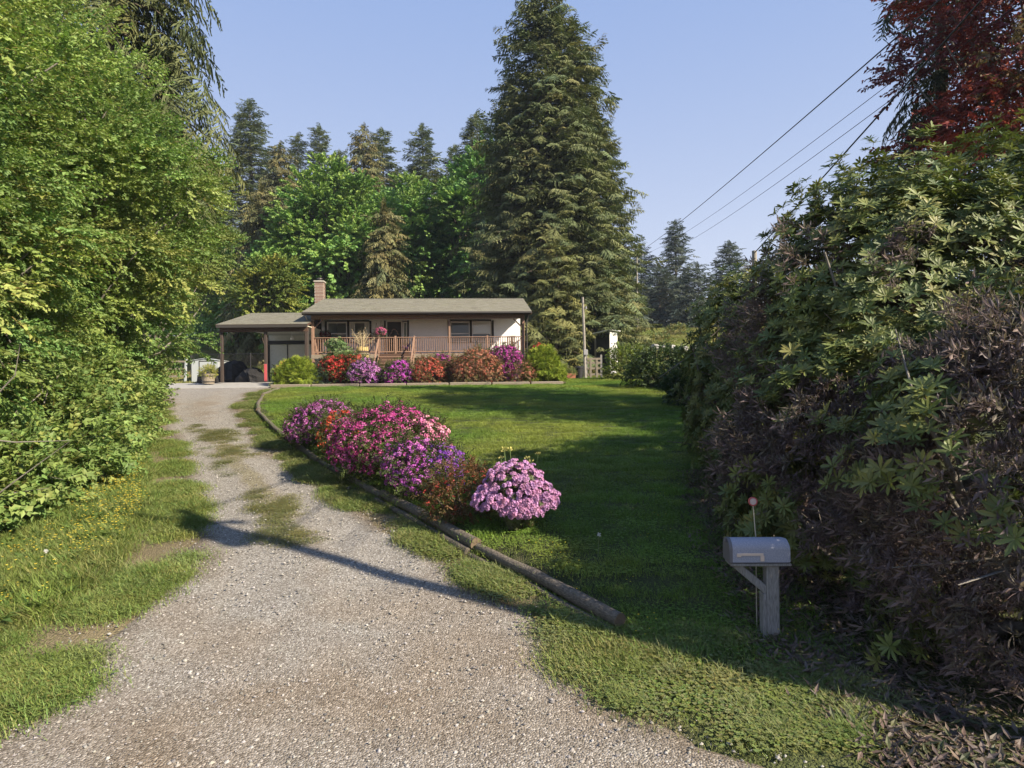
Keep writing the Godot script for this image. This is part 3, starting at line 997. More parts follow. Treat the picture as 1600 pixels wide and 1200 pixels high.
func build_house() -> void:
	var H := thing("house", "single storey white sided house with a long wooden porch and brown shingle roof", "house", Vector3(-11.2, 2.7, -34.07), deg_to_rad(4.07))
	var L := 12.0
	var fl := 1.6        # porch floor
	var wz := -1.9       # front wall
	var bz := -9.3       # back wall
	var wt := 4.0        # wall top
	# walls
	var holes := [[0.42, 1.66, 2.35, 3.62], [1.72, 2.96, 2.35, 3.62], [3.86, 5.18, fl, 3.66], [7.66, 8.9, 2.3, 3.62], [8.96, 10.2, 2.3, 3.62]]
	var side := Build.new()
	lap_rows(side, 0.12, L - 0.12, fl, wt, wz, holes)
	put("siding", side, M.siding, H)
	var shell := Build.new()
	for s in [[0.1, 0.42], [2.96, 3.86], [5.18, 7.66], [10.2, L - 0.1]]:
		shell.box(Vector3((s[0] + s[1]) * 0.5, (wt + 0.2) * 0.5, wz - 0.075), Vector3(s[1] - s[0], wt - 0.2, 0.148))
	for s in [[0.42, 2.96, 0.2, 2.35], [0.42, 2.96, 3.62, wt], [1.66, 1.72, 2.352, 3.618], [3.86, 5.18, 0.2, fl], [3.86, 5.18, 3.66, wt], [7.66, 10.2, 0.2, 2.3], [7.66, 10.2, 3.62, wt], [8.9, 8.96, 2.302, 3.618]]:
		shell.box(Vector3((s[0] + s[1]) * 0.5, (s[2] + s[3]) * 0.5, wz - 0.075), Vector3(s[1] - s[0], s[3] - s[2], 0.146))
	for x in [0.175, L - 0.175]:
		shell.box(Vector3(x, (wt + 0.2) * 0.5, (wz + bz) * 0.5 - 0.08), Vector3(0.15, wt - 0.2, wz - bz - 0.3))
	shell.box(Vector3(L * 0.5, (wt + 0.2) * 0.5, bz), Vector3(L - 0.2, wt - 0.2, 0.15))
	put("wall", shell, M.siding, H)
	# gables
	var rz := -4.75
	var ry := 5.35
	var ey := 3.9
	var ez := 0.45
	var bzv := rz - (ez - rz)
	for x in [0.11, L - 0.11]:
		var g := Build.new()
		var out := -0.08 if x < 1.0 else 0.08
		g.face([Vector3(x, wt, wz - 0.1), Vector3(x, wt, bz), Vector3(x, ry - 0.12, rz)], Vector3(L * 0.5, wt, rz))
		g.face([Vector3(x + out, wt, wz - 0.1), Vector3(x + out, wt, bz), Vector3(x + out, ry - 0.12, rz)], Vector3(L * 0.5, wt, rz))
		put("gable", g, M.siding, H)
	var inside := Build.new()
	inside.box(Vector3(L * 0.5, 1.5, -5.6), Vector3(L - 0.6, 0.08, 7.0))
	inside.box(Vector3(L * 0.5, 3.95, -5.65), Vector3(L - 0.6, 0.06, 7.1))
	inside.box(Vector3(L * 0.5, 2.75, -5.4), Vector3(L - 0.6, 2.3, 0.1))
	put("inner_room", inside, M.room, H)
	# roof: decking, shingles, rake boards, gutter
	var roof := Node3D.new()
	roof.name = "roof"
	H.add_child(roof)
	var deckb := Build.new()
	for s in [[ez, ey], [bzv, ey]]:
		var a := Vector3(L * 0.5, s[1], s[0])
		var b := Vector3(L * 0.5, ry, rz)
		var up := (b - a).normalized()
		var bas := Basis(Vector3.RIGHT, up.cross(Vector3.RIGHT).normalized(), up)
		deckb.box((a + b) * 0.5 - Vector3(0, 0.06, 0), Vector3(L + 0.7, 0.1, a.distance_to(b)), bas)
	put("roof_deck", deckb, M.cedar_dark, roof)
	var sh := Build.new()
	shingle_slope(sh, -0.37, L + 0.37, Vector2(ey, ez + 0.02), Vector2(ry + 0.004, rz))
	shingle_slope(sh, -0.37, L + 0.37, Vector2(ey, bzv - 0.02), Vector2(ry + 0.004, rz), 0.4)
	var sho := put("shingles", sh, M.roof, roof)
	sho.set_meta("kind", "stuff")
	var cap := Build.new()
	for i in 42:
		var x := -0.35 + (L + 0.7) * i / 42.0
		var k := rng.randf_range(0.85, 1.12)
		for s in [-1.0, 1.0]:
			cap.quad(Vector3(x, ry + 0.03, rz), Vector3(x + 0.3, ry + 0.024, rz), Vector3(x + 0.3, ry - 0.01, rz + 0.14 * s), Vector3(x, ry - 0.004, rz + 0.14 * s), Color(k, k, k * 0.96))
	put("ridge_cap", cap, M.roof, roof).set_meta("kind", "stuff")
	for x in [-0.36, L + 0.36]:
		for s in [ez, bzv]:
			var a := Vector3(x, ey - 0.09, s)
			var b := Vector3(x, ry - 0.09, rz)
			var up := (b - a).normalized()
			block("rake_board", (a + b) * 0.5, Vector3(0.04, 0.17, a.distance_to(b)), M.cedar_dark, roof, 0.006, Basis(Vector3.RIGHT, up.cross(Vector3.RIGHT).normalized(), up))
	var gut := Build.new()
	gut.bevel(Vector3(L * 0.5, ey - 0.06, ez + 0.07), Vector3(L + 0.72, 0.11, 0.11), 0.02)
	put("gutter", gut, M.gutter, H)
	for x in [0.02, L - 0.02]:
		var s := 1.0 if x > 1.0 else -1.0
		var dp := Build.new()
		dp.tube([Vector3(x + s * 0.22, ey - 0.1, ez + 0.05), Vector3(x + s * 0.2, ey - 0.25, ez), Vector3(x + s * 0.12, ey - 0.5, 0.16), Vector3(x + s * 0.12, 0.2, 0.16)], [0.035, 0.035, 0.035, 0.035], 8)
		put("downspout", dp, M.gutter, H)
	# porch: ceiling, beam, posts, floor
	block("porch_ceiling", Vector3(L * 0.5, 3.79, wz * 0.5 + 0.2), Vector3(L - 0.1, 0.03, 1.42 + 0.4), M.cream, H)
	block("porch_beam", Vector3(L * 0.5, 3.66, -0.05), Vector3(L, 0.22, 0.12), M.cedar, H, 0.01)
	block("fascia", Vector3(L * 0.5, 3.79, ez - 0.03), Vector3(L + 0.6, 0.14, 0.04), M.cedar_dark, H)
	for x in [0.09, L - 0.09]:
		block("porch_post", Vector3(x, (0.4 + 3.55) * 0.5, -0.06), Vector3(0.15, 3.14, 0.15), M.cedar, H, 0.012)
		var s := 1.0 if x < 1.0 else -1.0
		block("knee_brace", Vector3(x + s * 0.3, 3.28, -0.06), Vector3(0.07, 0.72, 0.07), M.cedar, H, 0.008, Basis(Vector3(0, 0, 1), -s * 0.78))
	block("wall_trim", Vector3(0.1, 2.8, wz + 0.03), Vector3(0.1, 2.4, 0.05), M.trim_dark, H)
	var bd := Build.new()
	bd.bevel(Vector3.ZERO, Vector3(0.135, 0.035, 1.86), 0.006)
	var bm := bd.mesh()
	for i in 84:
		var o := put("deck_board", bm, M.cedar, H)
		o.position = Vector3(0.07 + i * (L - 0.14) / 83.0, fl - 0.02, wz * 0.5 + 0.02)
	block("rim_joist", Vector3(L * 0.5, fl - 0.15, 0.0), Vector3(L, 0.22, 0.05), M.timber, H)
	# lattice skirt below the deck
	var lat := Build.new()
	for i in 95:
		for s in [-1.0, 1.0]:
			var x := 0.1 + i * 0.125
			if x < 3.6 or x > 5.7:
				lat.box(Vector3(x, 0.78, -0.09 - 0.012 * s), Vector3(0.035, 1.45, 0.01), Basis(Vector3(0, 0, 1), s * 0.78))
	var lo := put("lattice_skirt", lat, M.cedar, H)
	lo.set_meta("kind", "stuff")
	var dark := Build.new()
	dark.box(Vector3(L * 0.5, 0.7, wz + 0.1), Vector3(L, 1.5, 0.05))
	put("foundation_wall", dark, M.concrete, H)
	# railing with posts, the gate at the head of the steps
	for x in [3.72, 4.66, 5.72, 7.7, 9.85]:
		var h := 3.55 - fl if x == 7.7 else 1.0
		block("rail_post", Vector3(x, fl + h * 0.5, -0.06), Vector3(0.1, h, 0.1), M.cedar, H, 0.01)
	for s in [[0.17, 3.67, 26], [3.77, 4.61, 7], [4.71, 5.67, 8], [5.77, 7.65, 15], [7.75, 9.8, 16], [9.9, L - 0.17, 15]]:
		rail_run(H, Vector3(s[0], fl, -0.06), Vector3(s[1], fl, -0.06), 0.93, M.cedar, s[2])
	for x in [0.09, L - 0.09]:
		rail_run(H, Vector3(x, fl, -0.14), Vector3(x, fl, wz + 0.06), 0.93, M.cedar, 12)
	# steps down to the path
	for k in 8:
		block("step", Vector3(4.72, fl - 0.19 * (k + 1), 0.17 + 0.26 * k), Vector3(1.9, 0.045, 0.3), M.cedar, H, 0.008)
		if k < 8:
			block("riser", Vector3(4.72, fl - 0.19 * (k + 1) + 0.115, 0.045 + 0.26 * k), Vector3(1.84, 0.13, 0.025), M.cedar_dark, H, 0.004)
	for x in [3.74, 5.7]:
		block("stringer", Vector3(x, fl - 0.92, 1.02), Vector3(0.045, 0.26, 2.7), M.cedar, H, 0.006, Basis(Vector3.RIGHT, 0.632))
		block("stair_rail", Vector3(x, fl + 0.12, 1.0), Vector3(0.09, 0.05, 2.6), M.cedar, H, 0.01, Basis(Vector3.RIGHT, 0.632))
		block("stair_post", Vector3(x, fl - 0.94, 2.0), Vector3(0.1, 1.2, 0.1), M.cedar, H, 0.01)
	# windows, shutters and the door
	window(H, 0.46, 1.62, 2.4, 3.58, wz - 0.03, "sash")
	window(H, 1.76, 2.92, 2.4, 3.58, wz - 0.03, "curtain")
	window(H, 7.7, 8.86, 2.35, 3.58, wz - 0.03, "sash")
	window(H, 9.0, 10.16, 2.35, 3.58, wz - 0.03, "blind")
	for x in [0.40, 1.69, 2.99, 7.61, 8.93, 10.25]:
		block("shutter", Vector3(x, 2.97, wz + 0.035), Vector3(0.11, 1.34, 0.04), M.trim_dark, H, 0.006)
	for s in [[1.69, 2.48], [8.93, 2.44]]:
		block("window_head", Vector3(s[0], 3.65, wz + 0.034), Vector3(s[1], 0.08, 0.05), M.trim_dark, H, 0.006)
		block("window_sill", Vector3(s[0], 2.315 if s[0] < 5.0 else 2.265, wz + 0.05), Vector3(s[1] + 0.1, 0.05, 0.09), M.white_paint, H, 0.008)
	var door := Node3D.new()
	door.name = "door"
	H.add_child(door)
	block("leaf", Vector3(4.38, fl + 1.0, wz - 0.05), Vector3(0.82, 2.0, 0.045), M.trim_dark, door, 0.006)
	for y in [fl + 0.35, fl + 1.0]:
		for x in [4.2, 4.56]:
			block("panel", Vector3(x, y, wz - 0.024), Vector3(0.27, 0.5, 0.012), M.trim_dark, door, 0.01)
	block("jamb", Vector3(3.93, fl + 1.02, wz + 0.0), Vector3(0.07, 2.04, 0.09), M.white_paint, door)
	block("jamb", Vector3(4.83, fl + 1.02, wz + 0.0), Vector3(0.07, 2.04, 0.09), M.white_paint, door)
	block("head", Vector3(4.38, fl + 2.02, wz + 0.0), Vector3(0.83, 0.07, 0.086), M.white_paint, door)
	var knob := Build.new()
	knob.tube([Vector3(4.70, fl + 0.95, wz - 0.03), Vector3(4.70, fl + 0.95, wz + 0.02), Vector3(4.70, fl + 0.95, wz + 0.05)], [0.012, 0.03, 0.018], 8)
	put("handle", knob, M.metal_grey, door)
	window(H, 4.9, 5.14, fl + 0.15, fl + 1.98, wz - 0.02, "sash")
	block("door_trim", Vector3(3.84, fl + 1.03, wz + 0.04), Vector3(0.1, 2.06, 0.04), M.trim_dark, H)
	block("door_trim", Vector3(5.2, fl + 1.03, wz + 0.04), Vector3(0.1, 2.06, 0.04), M.trim_dark, H)
	# brick chimney on the end wall
	var ch := Node3D.new()
	ch.name = "chimney"
	H.add_child(ch)
	var core := Vector3(-0.66, 4.85, -5.0)
	var mo := Build.new()
	mo.box(core, Vector3(0.54, 3.2, 0.54))
	put("mortar", mo, M.mortar, ch)
	var br := Build.new()
	br.bevel(Vector3.ZERO, Vector3(0.175, 0.066, 0.05), 0.006)
	var brm := br.mesh()
	for r in 33:
		for f in 4:
			for k in 3:
				var bas := Basis(Vector3.UP, f * PI * 0.5)
				var o := put("brick", brm, M.brick, ch)
				var x := (-0.2 + 0.2 * k) + (0.0 if r % 2 else 0.05)
				o.position = core + bas * Vector3(clampf(x, -0.19, 0.19) * 0.94, -1.5 + r * 0.094, 0.25 + 0.004 * ((r * 7 + k * 3) % 3))
				o.basis = bas
	block("crown", core + Vector3(0, 1.62, 0), Vector3(0.66, 0.1, 0.66), M.mortar, ch, 0.02)
	var flu := Build.new()
	flu.lathe([Vector2(0.14, 1.66), Vector2(0.14, 1.8), Vector2(0.2, 1.8), Vector2(0.18, 1.86), Vector2(0.01, 1.9)], 12, core)
	put("flue_cap", flu, M.gutter, ch)

	# small things about the porch
	var hb := H.basis
	var hp := func(x: float, y: float, z: float) -> Vector3: return H.position + hb * Vector3(x, y, z)
	basket("pink flowering hanging basket by the front steps", hp.call(3.86, 3.52, -0.1), 0.75, [Color(0.75, 0.16, 0.36), Color(0.8, 0.28, 0.5)])
	basket("dark leafy hanging basket between the window and the front door", hp.call(3.42, 3.5, -1.3), 0.85, [])
	basket("dark red hanging basket in front of the double window", hp.call(0.5, 3.5, -1.2), 0.85, [Color(0.2, 0.03, 0.04)])
	var ga := Build.new()
	for s in [-1.0, 1.0]:
		for i in 26:
			var f := i / 25.0
			var p := Vector3(s * f * 0.26, 0.28 - 0.42 * pow(f, 1.4), 0.0)
			ga.leaf(p, (Vector3(s * 0.4, -0.6, 0.5) + rnd_dir() * 0.7).normalized(), Vector3(0, 0, 1), 0.07, 0.03, 0.1, tone())
	var gar := put("door_garland", ga, mat(0.42, 0.27, 0.2, 0.9))
	gar.position = hp.call(4.38, fl + 1.3, wz + 0.02)
	gar.rotation.y = H.rotation.y
	tag(gar, "pale swag garland hanging on the dark front door", "garland")
	chair("white garden chair on the porch by its sunlit end", hp.call(10.55, fl, -0.95), 0.5 + H.rotation.y, M.white_paint)
	chair("brown wicker chair on the porch by its sunlit end", hp.call(11.2, fl, -0.8), -0.3 + H.rotation.y, M.cedar_dark)
	var tb := thing("porch_table", "small white table between the porch chairs", "table", hp.call(10.9, fl, -1.3))
	var tt := Build.new()
	tt.lathe([Vector2(0.0, 0.47), Vector2(0.26, 0.47), Vector2(0.27, 0.485), Vector2(0.26, 0.5), Vector2(0.0, 0.5)], 16)
	put("table_top", tt, M.white_paint, tb)
	for k in 3:
		var a := TAU * k / 3.0
		var lg := Build.new()
		lg.tube([Vector3(cos(a) * 0.08, 0.47, sin(a) * 0.08), Vector3(cos(a) * 0.22, 0.0, sin(a) * 0.22)], [0.018, 0.014], 6)
		put("leg", lg, M.white_paint, tb)
	pot("purple petunia pot on the porch floor beside the steps", hp.call(5.25, fl, -0.45), 0.17, [Color(0.25, 0.06, 0.5), Color(0.4, 0.14, 0.6)], 0.3)
	# a tapering slatted planter with dry ornamental twigs beside the steps
	var pl := thing("slatted_planter", "tall yellow slatted wooden planter holding dry twigs beside the steps", "planter", hp.call(2.95, 0.02, 0.75), H.rotation.y)
	for i in 16:
		var a := TAU * i / 16.0
		block("slat", Vector3(cos(a) * 0.36, 0.95, sin(a) * 0.36), Vector3(0.085, 1.9 + rng.randf_range(-0.06, 0.12), 0.022), M.yellow_wood, pl, 0.004, Basis(Vector3.UP, -a + PI * 0.5) * Basis(Vector3.RIGHT, -0.06))
	for y in [0.35, 1.5]:
		var hoop := Build.new()
		hoop.lathe([Vector2(0.335, y), Vector2(0.36 + 0.03 * y / 1.5, y), Vector2(0.36 + 0.03 * y / 1.5, y + 0.05), Vector2(0.335, y + 0.05)], 20)
		put("hoop", hoop, M.timber, pl)
	var earth := Build.new()
	earth.lathe([Vector2(0.33, 0.0), Vector2(0.34, 1.7), Vector2(0.0, 1.74)], 16)
	put("earth", earth, M.earth, pl)
	var tw := thing("dry_shrub", "bare straw coloured twiggy shrub growing out of the slatted planter", "shrub", hp.call(2.95, 1.74, 0.75))
	var twb := Build.new()
	for i in 46:
		var a := rng.randf() * TAU
		var sp := rng.randf_range(0.1, 0.75)
		var e := Vector3(cos(a) * sp * 1.1, rng.randf_range(0.55, 1.15), sin(a) * sp * 0.7)
		twb.tube([Vector3(cos(a) * 0.1, -0.1, sin(a) * 0.1), e * Vector3(0.4, 0.55, 0.4), e], [0.012, 0.009, 0.004], 4, Color(1, 1, 1), false)
		for k in 4:
			var q := e * rng.randf_range(0.55, 1.0)
			twb.blade(q, (e.normalized() + rnd_dir() * 0.9).normalized(), rnd_dir(), rng.randf_range(0.1, 0.24), 0.02, Color(1.25, 1.2, 1.0))
	put("twig", twb, grained([[0.0, 0.34, 0.27, 0.16], [1.0, 0.5, 0.42, 0.27]], 0.05, Vector3(3, 3, 3), 0.9, 0.0, 40), tw)

func basket(label: String, at: Vector3, drop: float, cols: Array) -> void:
	var t := thing("hanging_basket", label, "basket", at - Vector3(0, drop, 0))
	var b := Build.new()
	b.lathe([Vector2(0.0, -0.14), Vector2(0.12, -0.12), Vector2(0.19, 0.0), Vector2(0.2, 0.03), Vector2(0.17, 0.03), Vector2(0.0, 0.02)], 14)
	put("bowl", b, M.trim_dark, t)
	for k in 3:
		var a := TAU * k / 3.0
		var w := Build.new()
		w.tube([Vector3(cos(a) * 0.18, 0.02, sin(a) * 0.18), Vector3(0, drop - 0.02, 0)], [0.004, 0.004], 4)
		put("hanger", w, M.wire, t)
	var m := Many.new()
	fill_lumps(m, [[Vector3(0, 0.06, 0), Vector3(0.27, 0.2, 0.27)]], 160.0, 0.8, [Color(0.05, 0.09, 0.03)])
	t.add_child(m.node("foliage", ME.small_spray, M.leaf))
	if cols.size():
		var f := Many.new()
		fill_lumps(f, [[Vector3(0, 0.1, 0), Vector3(0.29, 0.22, 0.29)]], 150.0, 0.8, cols, 0.1)
		t.add_child(f.node("blossoms", ME.azalea_head, M.petal))

func pot(label: String, at: Vector3, r: float, cols: Array, h: float, called := "flower_pot") -> void:
	var t := thing(called, label, "flower pot", at)
	var b := Build.new()
	b.lathe([Vector2(0.0, 0.0), Vector2(r * 0.7, 0.0), Vector2(r, h * 0.9), Vector2(r * 1.1, h * 0.9), Vector2(r * 1.1, h), Vector2(r * 0.9, h), Vector2(0.0, h * 0.94)], 14)
	put("bowl", b, mat(0.2, 0.09, 0.06, 0.8), t)
	var m := Many.new()
	fill_lumps(m, [[Vector3(0, h + 0.08, 0), Vector3(r * 1.3, 0.16, r * 1.3)]], 200.0, 0.7, [Color(0.06, 0.11, 0.04)])
	t.add_child(m.node("foliage", ME.small_spray, M.leaf))
	var f := Many.new()
	fill_lumps(f, [[Vector3(0, h + 0.1, 0), Vector3(r * 1.4, 0.18, r * 1.4)]], 140.0, 0.8, cols, 0.1)
	t.add_child(f.node("blossoms", ME.azalea_head, M.petal))

func chair(label: String, at: Vector3, turn: float, m: Material) -> void:
	var t := thing("garden_chair", label, "chair", at, turn)
	block("seat", Vector3(0, 0.42, 0), Vector3(0.5, 0.05, 0.48), m, t, 0.015)
	for i in 5:
		block("back_slat", Vector3(-0.2 + 0.1 * i, 0.72, -0.27), Vector3(0.06, 0.6, 0.025), m, t, 0.008, Basis(Vector3.RIGHT, -0.18))
	block("top_rail", Vector3(0, 1.0, -0.33), Vector3(0.52, 0.07, 0.03), m, t, 0.01)
	for x in [-0.23, 0.23]:
		for z in [-0.2, 0.2]:
			block("leg", Vector3(x, 0.2, z), Vector3(0.045, 0.4, 0.045), m, t, 0.008)
		block("armrest", Vector3(x, 0.64, -0.01), Vector3(0.06, 0.03, 0.5), m, t, 0.008)
		block("arm_post", Vector3(x, 0.53, 0.2), Vector3(0.04, 0.19, 0.04), m, t, 0.006)

# ------------------------------------------------------------------ carport and the things in it
func build_carport() -> void:
	var C := thing("carport", "open carport with grey shingle roof on dark posts beside the house", "carport", Vector3(-15.9, 2.78, -33.3), deg_to_rad(2.0))
	var W := 4.75
	var ey := 3.12
	var ry := 4.32
	var rz := -4.6
	var roof := Node3D.new()
	roof.name = "roof"
	C.add_child(roof)
	var deckb := Build.new()
	for s in [0.35, rz * 2.0 - 0.35]:
		var a := Vector3(W * 0.5, ey, s)
		var b := Vector3(W * 0.5, ry, rz)
		var up := (b - a).normalized()
		deckb.box((a + b) * 0.5 - Vector3(0, 0.06, 0), Vector3(W + 0.1, 0.1, a.distance_to(b)), Basis(Vector3.RIGHT, up.cross(Vector3.RIGHT).normalized(), up))
	put("roof_deck", deckb, M.cedar_dark, roof)
	var sh := Build.new()
	shingle_slope(sh, -0.08, W + 0.06, Vector2(ey, 0.37), Vector2(ry + 0.004, rz))
	shingle_slope(sh, -0.08, W + 0.06, Vector2(ey, rz * 2.0 - 0.37), Vector2(ry + 0.004, rz), 0.4)
	put("shingles", sh, M.roof, roof).set_meta("kind", "stuff")
	block("fascia", Vector3(W * 0.5, ey - 0.1, 0.36), Vector3(W + 0.12, 0.15, 0.04), M.gutter, roof)
	for s in [0.36, rz * 2.0 - 0.36]:
		var a := Vector3(-0.07, ey - 0.08, s)
		var b := Vector3(-0.07, ry - 0.08, rz)
		var up := (b - a).normalized()
		block("rake_board", (a + b) * 0.5, Vector3(0.04, 0.17, a.distance_to(b)), M.cedar_dark, roof, 0.006, Basis(Vector3.RIGHT, up.cross(Vector3.RIGHT).normalized(), up))
	block("beam", Vector3(W * 0.5, ey - 0.26, 0.0), Vector3(W, 0.24, 0.14), M.cedar_dark, C)
	block("beam", Vector3(W * 0.5, ey - 0.26, -9.0), Vector3(W, 0.24, 0.14), M.cedar_dark, C)
	for p in [[0.08, 0.0], [2.45, 0.0], [W - 0.1, 0.0], [0.08, -9.0], [W - 0.1, -9.0], [0.6, -5.2]]:
		block("post", Vector3(p[0], (ey - 0.38) * 0.5, p[1]), Vector3(0.15, ey - 0.38, 0.15), M.post_brown, C, 0.012)
	block("post_guard", Vector3(2.45, 0.5, 0.086), Vector3(0.152, 0.95, 0.02), mat(0.42, 0.07, 0.08, 0.7), C).set_meta("label", "faded red guard on the lower part of the post")
	# store room under the same roof
	block("store_wall", Vector3(2.75, 1.2, -5.3), Vector3(4.1, 2.4, 0.1), M.cream, C)
	block("store_beam", Vector3(2.75, 2.52, -5.27), Vector3(4.1, 0.22, 0.16), M.trim_dark, C)
	block("ceiling", Vector3(2.75, 3.02, -2.5), Vector3(4.05, 0.05, 5.2), M.cream, C)
	block("store_gable", Vector3(2.75, 2.82, -5.34), Vector3(4.1, 0.36, 0.06), M.cream, C)
	for x in [0.72, 1.9, 4.78]:
		block("batten", Vector3(x, 1.2, -5.23), Vector3(0.06 if x > 1.0 and x < 4.0 else 0.14, 2.38, 0.04), M.trim_dark, C)
	block("shelf", Vector3(3.2, 0.95, -5.1), Vector3(2.9, 0.06, 0.25), M.trim_dark, C)
	var la := thing("hanging_lamp", "small white lamp hanging under the carport ceiling", "lamp", Vector3(-12.6, 5.34, -35.0))
	var rod := Build.new()
	rod.tube([Vector3(0, 0.0, 0), Vector3(0, 0.4, 0)], [0.012, 0.012], 6)
	put("rod", rod, M.white_paint, la)
	var sd := Build.new()
	sd.lathe([Vector2(0.03, -0.16), Vector2(0.1, -0.12), Vector2(0.11, -0.05), Vector2(0.05, 0.0), Vector2(0.01, 0.02)], 12)
	put("shade", sd, M.white_paint, la)
	# white metal garden shed behind the carport, tree shade greyed into its paint
	var S := thing("garden_shed", "small shade greyed white metal garden shed with grey trimmed door beyond the carport", "shed", on_land(-20.9, -42.3), deg_to_rad(6.0))
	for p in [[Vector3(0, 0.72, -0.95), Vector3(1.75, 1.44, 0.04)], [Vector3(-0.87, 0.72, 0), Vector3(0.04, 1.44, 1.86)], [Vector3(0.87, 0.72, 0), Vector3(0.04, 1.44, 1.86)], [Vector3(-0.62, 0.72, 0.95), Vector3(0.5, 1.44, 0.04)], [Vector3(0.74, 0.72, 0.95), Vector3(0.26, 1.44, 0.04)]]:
		block("wall", p[0], p[1], M.shade_greyed_white, S)
	block("door", Vector3(0.12, 0.69, 0.955), Vector3(0.94, 1.36, 0.03), M.shade_greyed_white, S)
	for x in [-0.36, 0.6]:
		block("door_trim", Vector3(x, 0.7, 0.985), Vector3(0.05, 1.4, 0.03), M.gutter, S)
	block("door_trim", Vector3(0.12, 1.42, 0.985), Vector3(1.01, 0.05, 0.028), M.gutter, S)
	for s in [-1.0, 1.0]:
		block("roof_panel", Vector3(s * 0.46, 1.53, 0), Vector3(1.0, 0.035, 2.06), M.shade_greyed_white, S, 0.006, Basis(Vector3(0, 0, 1), -s * 0.16))
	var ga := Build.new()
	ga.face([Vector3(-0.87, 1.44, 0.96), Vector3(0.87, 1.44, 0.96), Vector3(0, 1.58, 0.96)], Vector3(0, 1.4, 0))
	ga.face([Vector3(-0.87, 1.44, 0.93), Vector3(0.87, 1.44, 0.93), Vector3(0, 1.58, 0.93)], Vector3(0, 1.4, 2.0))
	put("gable", ga, M.shade_greyed_white, S)
	# half barrel planter
	var B := thing("barrel_planter", "wooden half barrel planter with yellow green plant at the carport post", "planter", Vector3(-16.2, 2.7, -32.55))
	for i in 16:
		var a := TAU * i / 16.0
		block("stave", Vector3(cos(a) * 0.3, 0.27, sin(a) * 0.3), Vector3(0.125, 0.54, 0.03), M.timber, B, 0.005, Basis(Vector3.UP, -a + PI * 0.5) * Basis(Vector3.RIGHT, 0.1))
	for y in [0.1, 0.4]:
		var hoop := Build.new()
		var r: float = 0.31 + y * 0.1
		hoop.lathe([Vector2(r - 0.01, y), Vector2(r + 0.012, y), Vector2(r + 0.012, y + 0.05), Vector2(r - 0.01, y + 0.05)], 20)
		put("hoop", hoop, M.gutter, B)
	var es := Build.new()
	es.lathe([Vector2(0.26, 0.0), Vector2(0.3, 0.46), Vector2(0.0, 0.48)], 14)
	put("earth", es, M.earth, B)
	var bp := thing("potted_plant", "yellow green leafy plant growing in the half barrel", "plant", Vector3(-16.2, 3.17, -32.55))
	var bm := Many.new()
	fill_lumps(bm, [[Vector3(0, 0.16, 0), Vector3(0.36, 0.26, 0.36)]], 260.0, 0.9, [Color(0.3, 0.33, 0.07), Color(0.38, 0.36, 0.08)])
	bp.add_child(bm.node("foliage", ME.small_spray, M.leaf))
	# dark covered heaps under the roof
	heap("black tarpaulin heap behind the half barrel planter", Vector3(-16.9, 2.77, -33.9), Vector3(0.55, 0.75, 0.5), 3)
	heap("tall black covered machine under the carport roof", Vector3(-16.6, 2.78, -36.2), Vector3(1.15, 1.25, 0.9), 8)
	heap("low rounded black heap next to the middle carport post", Vector3(-14.9, 2.78, -35.0), Vector3(0.85, 0.8, 0.7), 14)
	# wire mesh fence beyond
	var F := thing("wire_fence", "dark wire mesh fence crossing the grass beyond the carport", "fence", Vector3.ZERO)
	var fx := [-26.5, -24.2, -22.0, -19.7, -17.4, -15.2, -13.0]
	for x in fx:
		var b := Build.new()
		var p := on_land(x, -46.0)
		b.tube([p - Vector3(0, 0.2, 0), p + Vector3(0, 1.75, 0)], [0.045, 0.04], 8)
		put("post", b, M.black, F)
	for i in fx.size() - 1:
		var p := on_land(fx[i], -46.0, 1.68)
		var q := on_land(fx[i + 1], -46.0, 1.68)
		var b := Build.new()
		b.tube([p, q], [0.03, 0.03], 6)
		put("top_rail", b, M.black, F)
		var w := Build.new()
		for k in 34:
			for s in [-1.0, 1.0]:
				var u: float = k / 34.0 * 3.0 - 1.0
				var a := p.lerp(q, clampf(u, 0.0, 1.0))
				var e := p.lerp(q, clampf(u + s * 0.75, 0.0, 1.0)) - Vector3(0, 1.62, 0)
				w.box((a + e) * 0.5, Vector3(0.006, a.distance_to(e), 0.006), Basis(Vector3(0, 0, 1), atan2((e - a).x, -(e - a).y)))
		put("wire_mesh", w, M.gutter, F).set_meta("kind", "stuff")
	# weathered rail fence at the side yard, its white post greyed to paint in shade
	var G := thing("rail_fence", "weathered rail fence with pale posts at the side of the shed", "fence", Vector3.ZERO)
	for x in [-27.0, -24.6, -22.2]:
		var p := on_land(x, -41.5)
		block("post", p + Vector3(0, 0.75, 0), Vector3(0.13, 1.8, 0.13), M.shade_greyed_white if x > -23.0 else M.post_wood, G, 0.01, Basis(Vector3(0, 0, 1), -0.05 if x > -23.0 else 0.02))
	for i in 2:
		for k in 3:
			var p := on_land(-27.0 + 2.4 * i, -41.5, 0.45 + 0.5 * k)
			var q := on_land(-24.6 + 2.4 * i, -41.5, 0.45 + 0.5 * k)
			block("rail", (p + q) * 0.5 + Vector3(0, 0, 0.085), Vector3(2.4, 0.12, 0.035), M.timber, G, 0.006, Basis(Vector3(0, 0, 1), atan2(q.y - p.y, 2.4)))

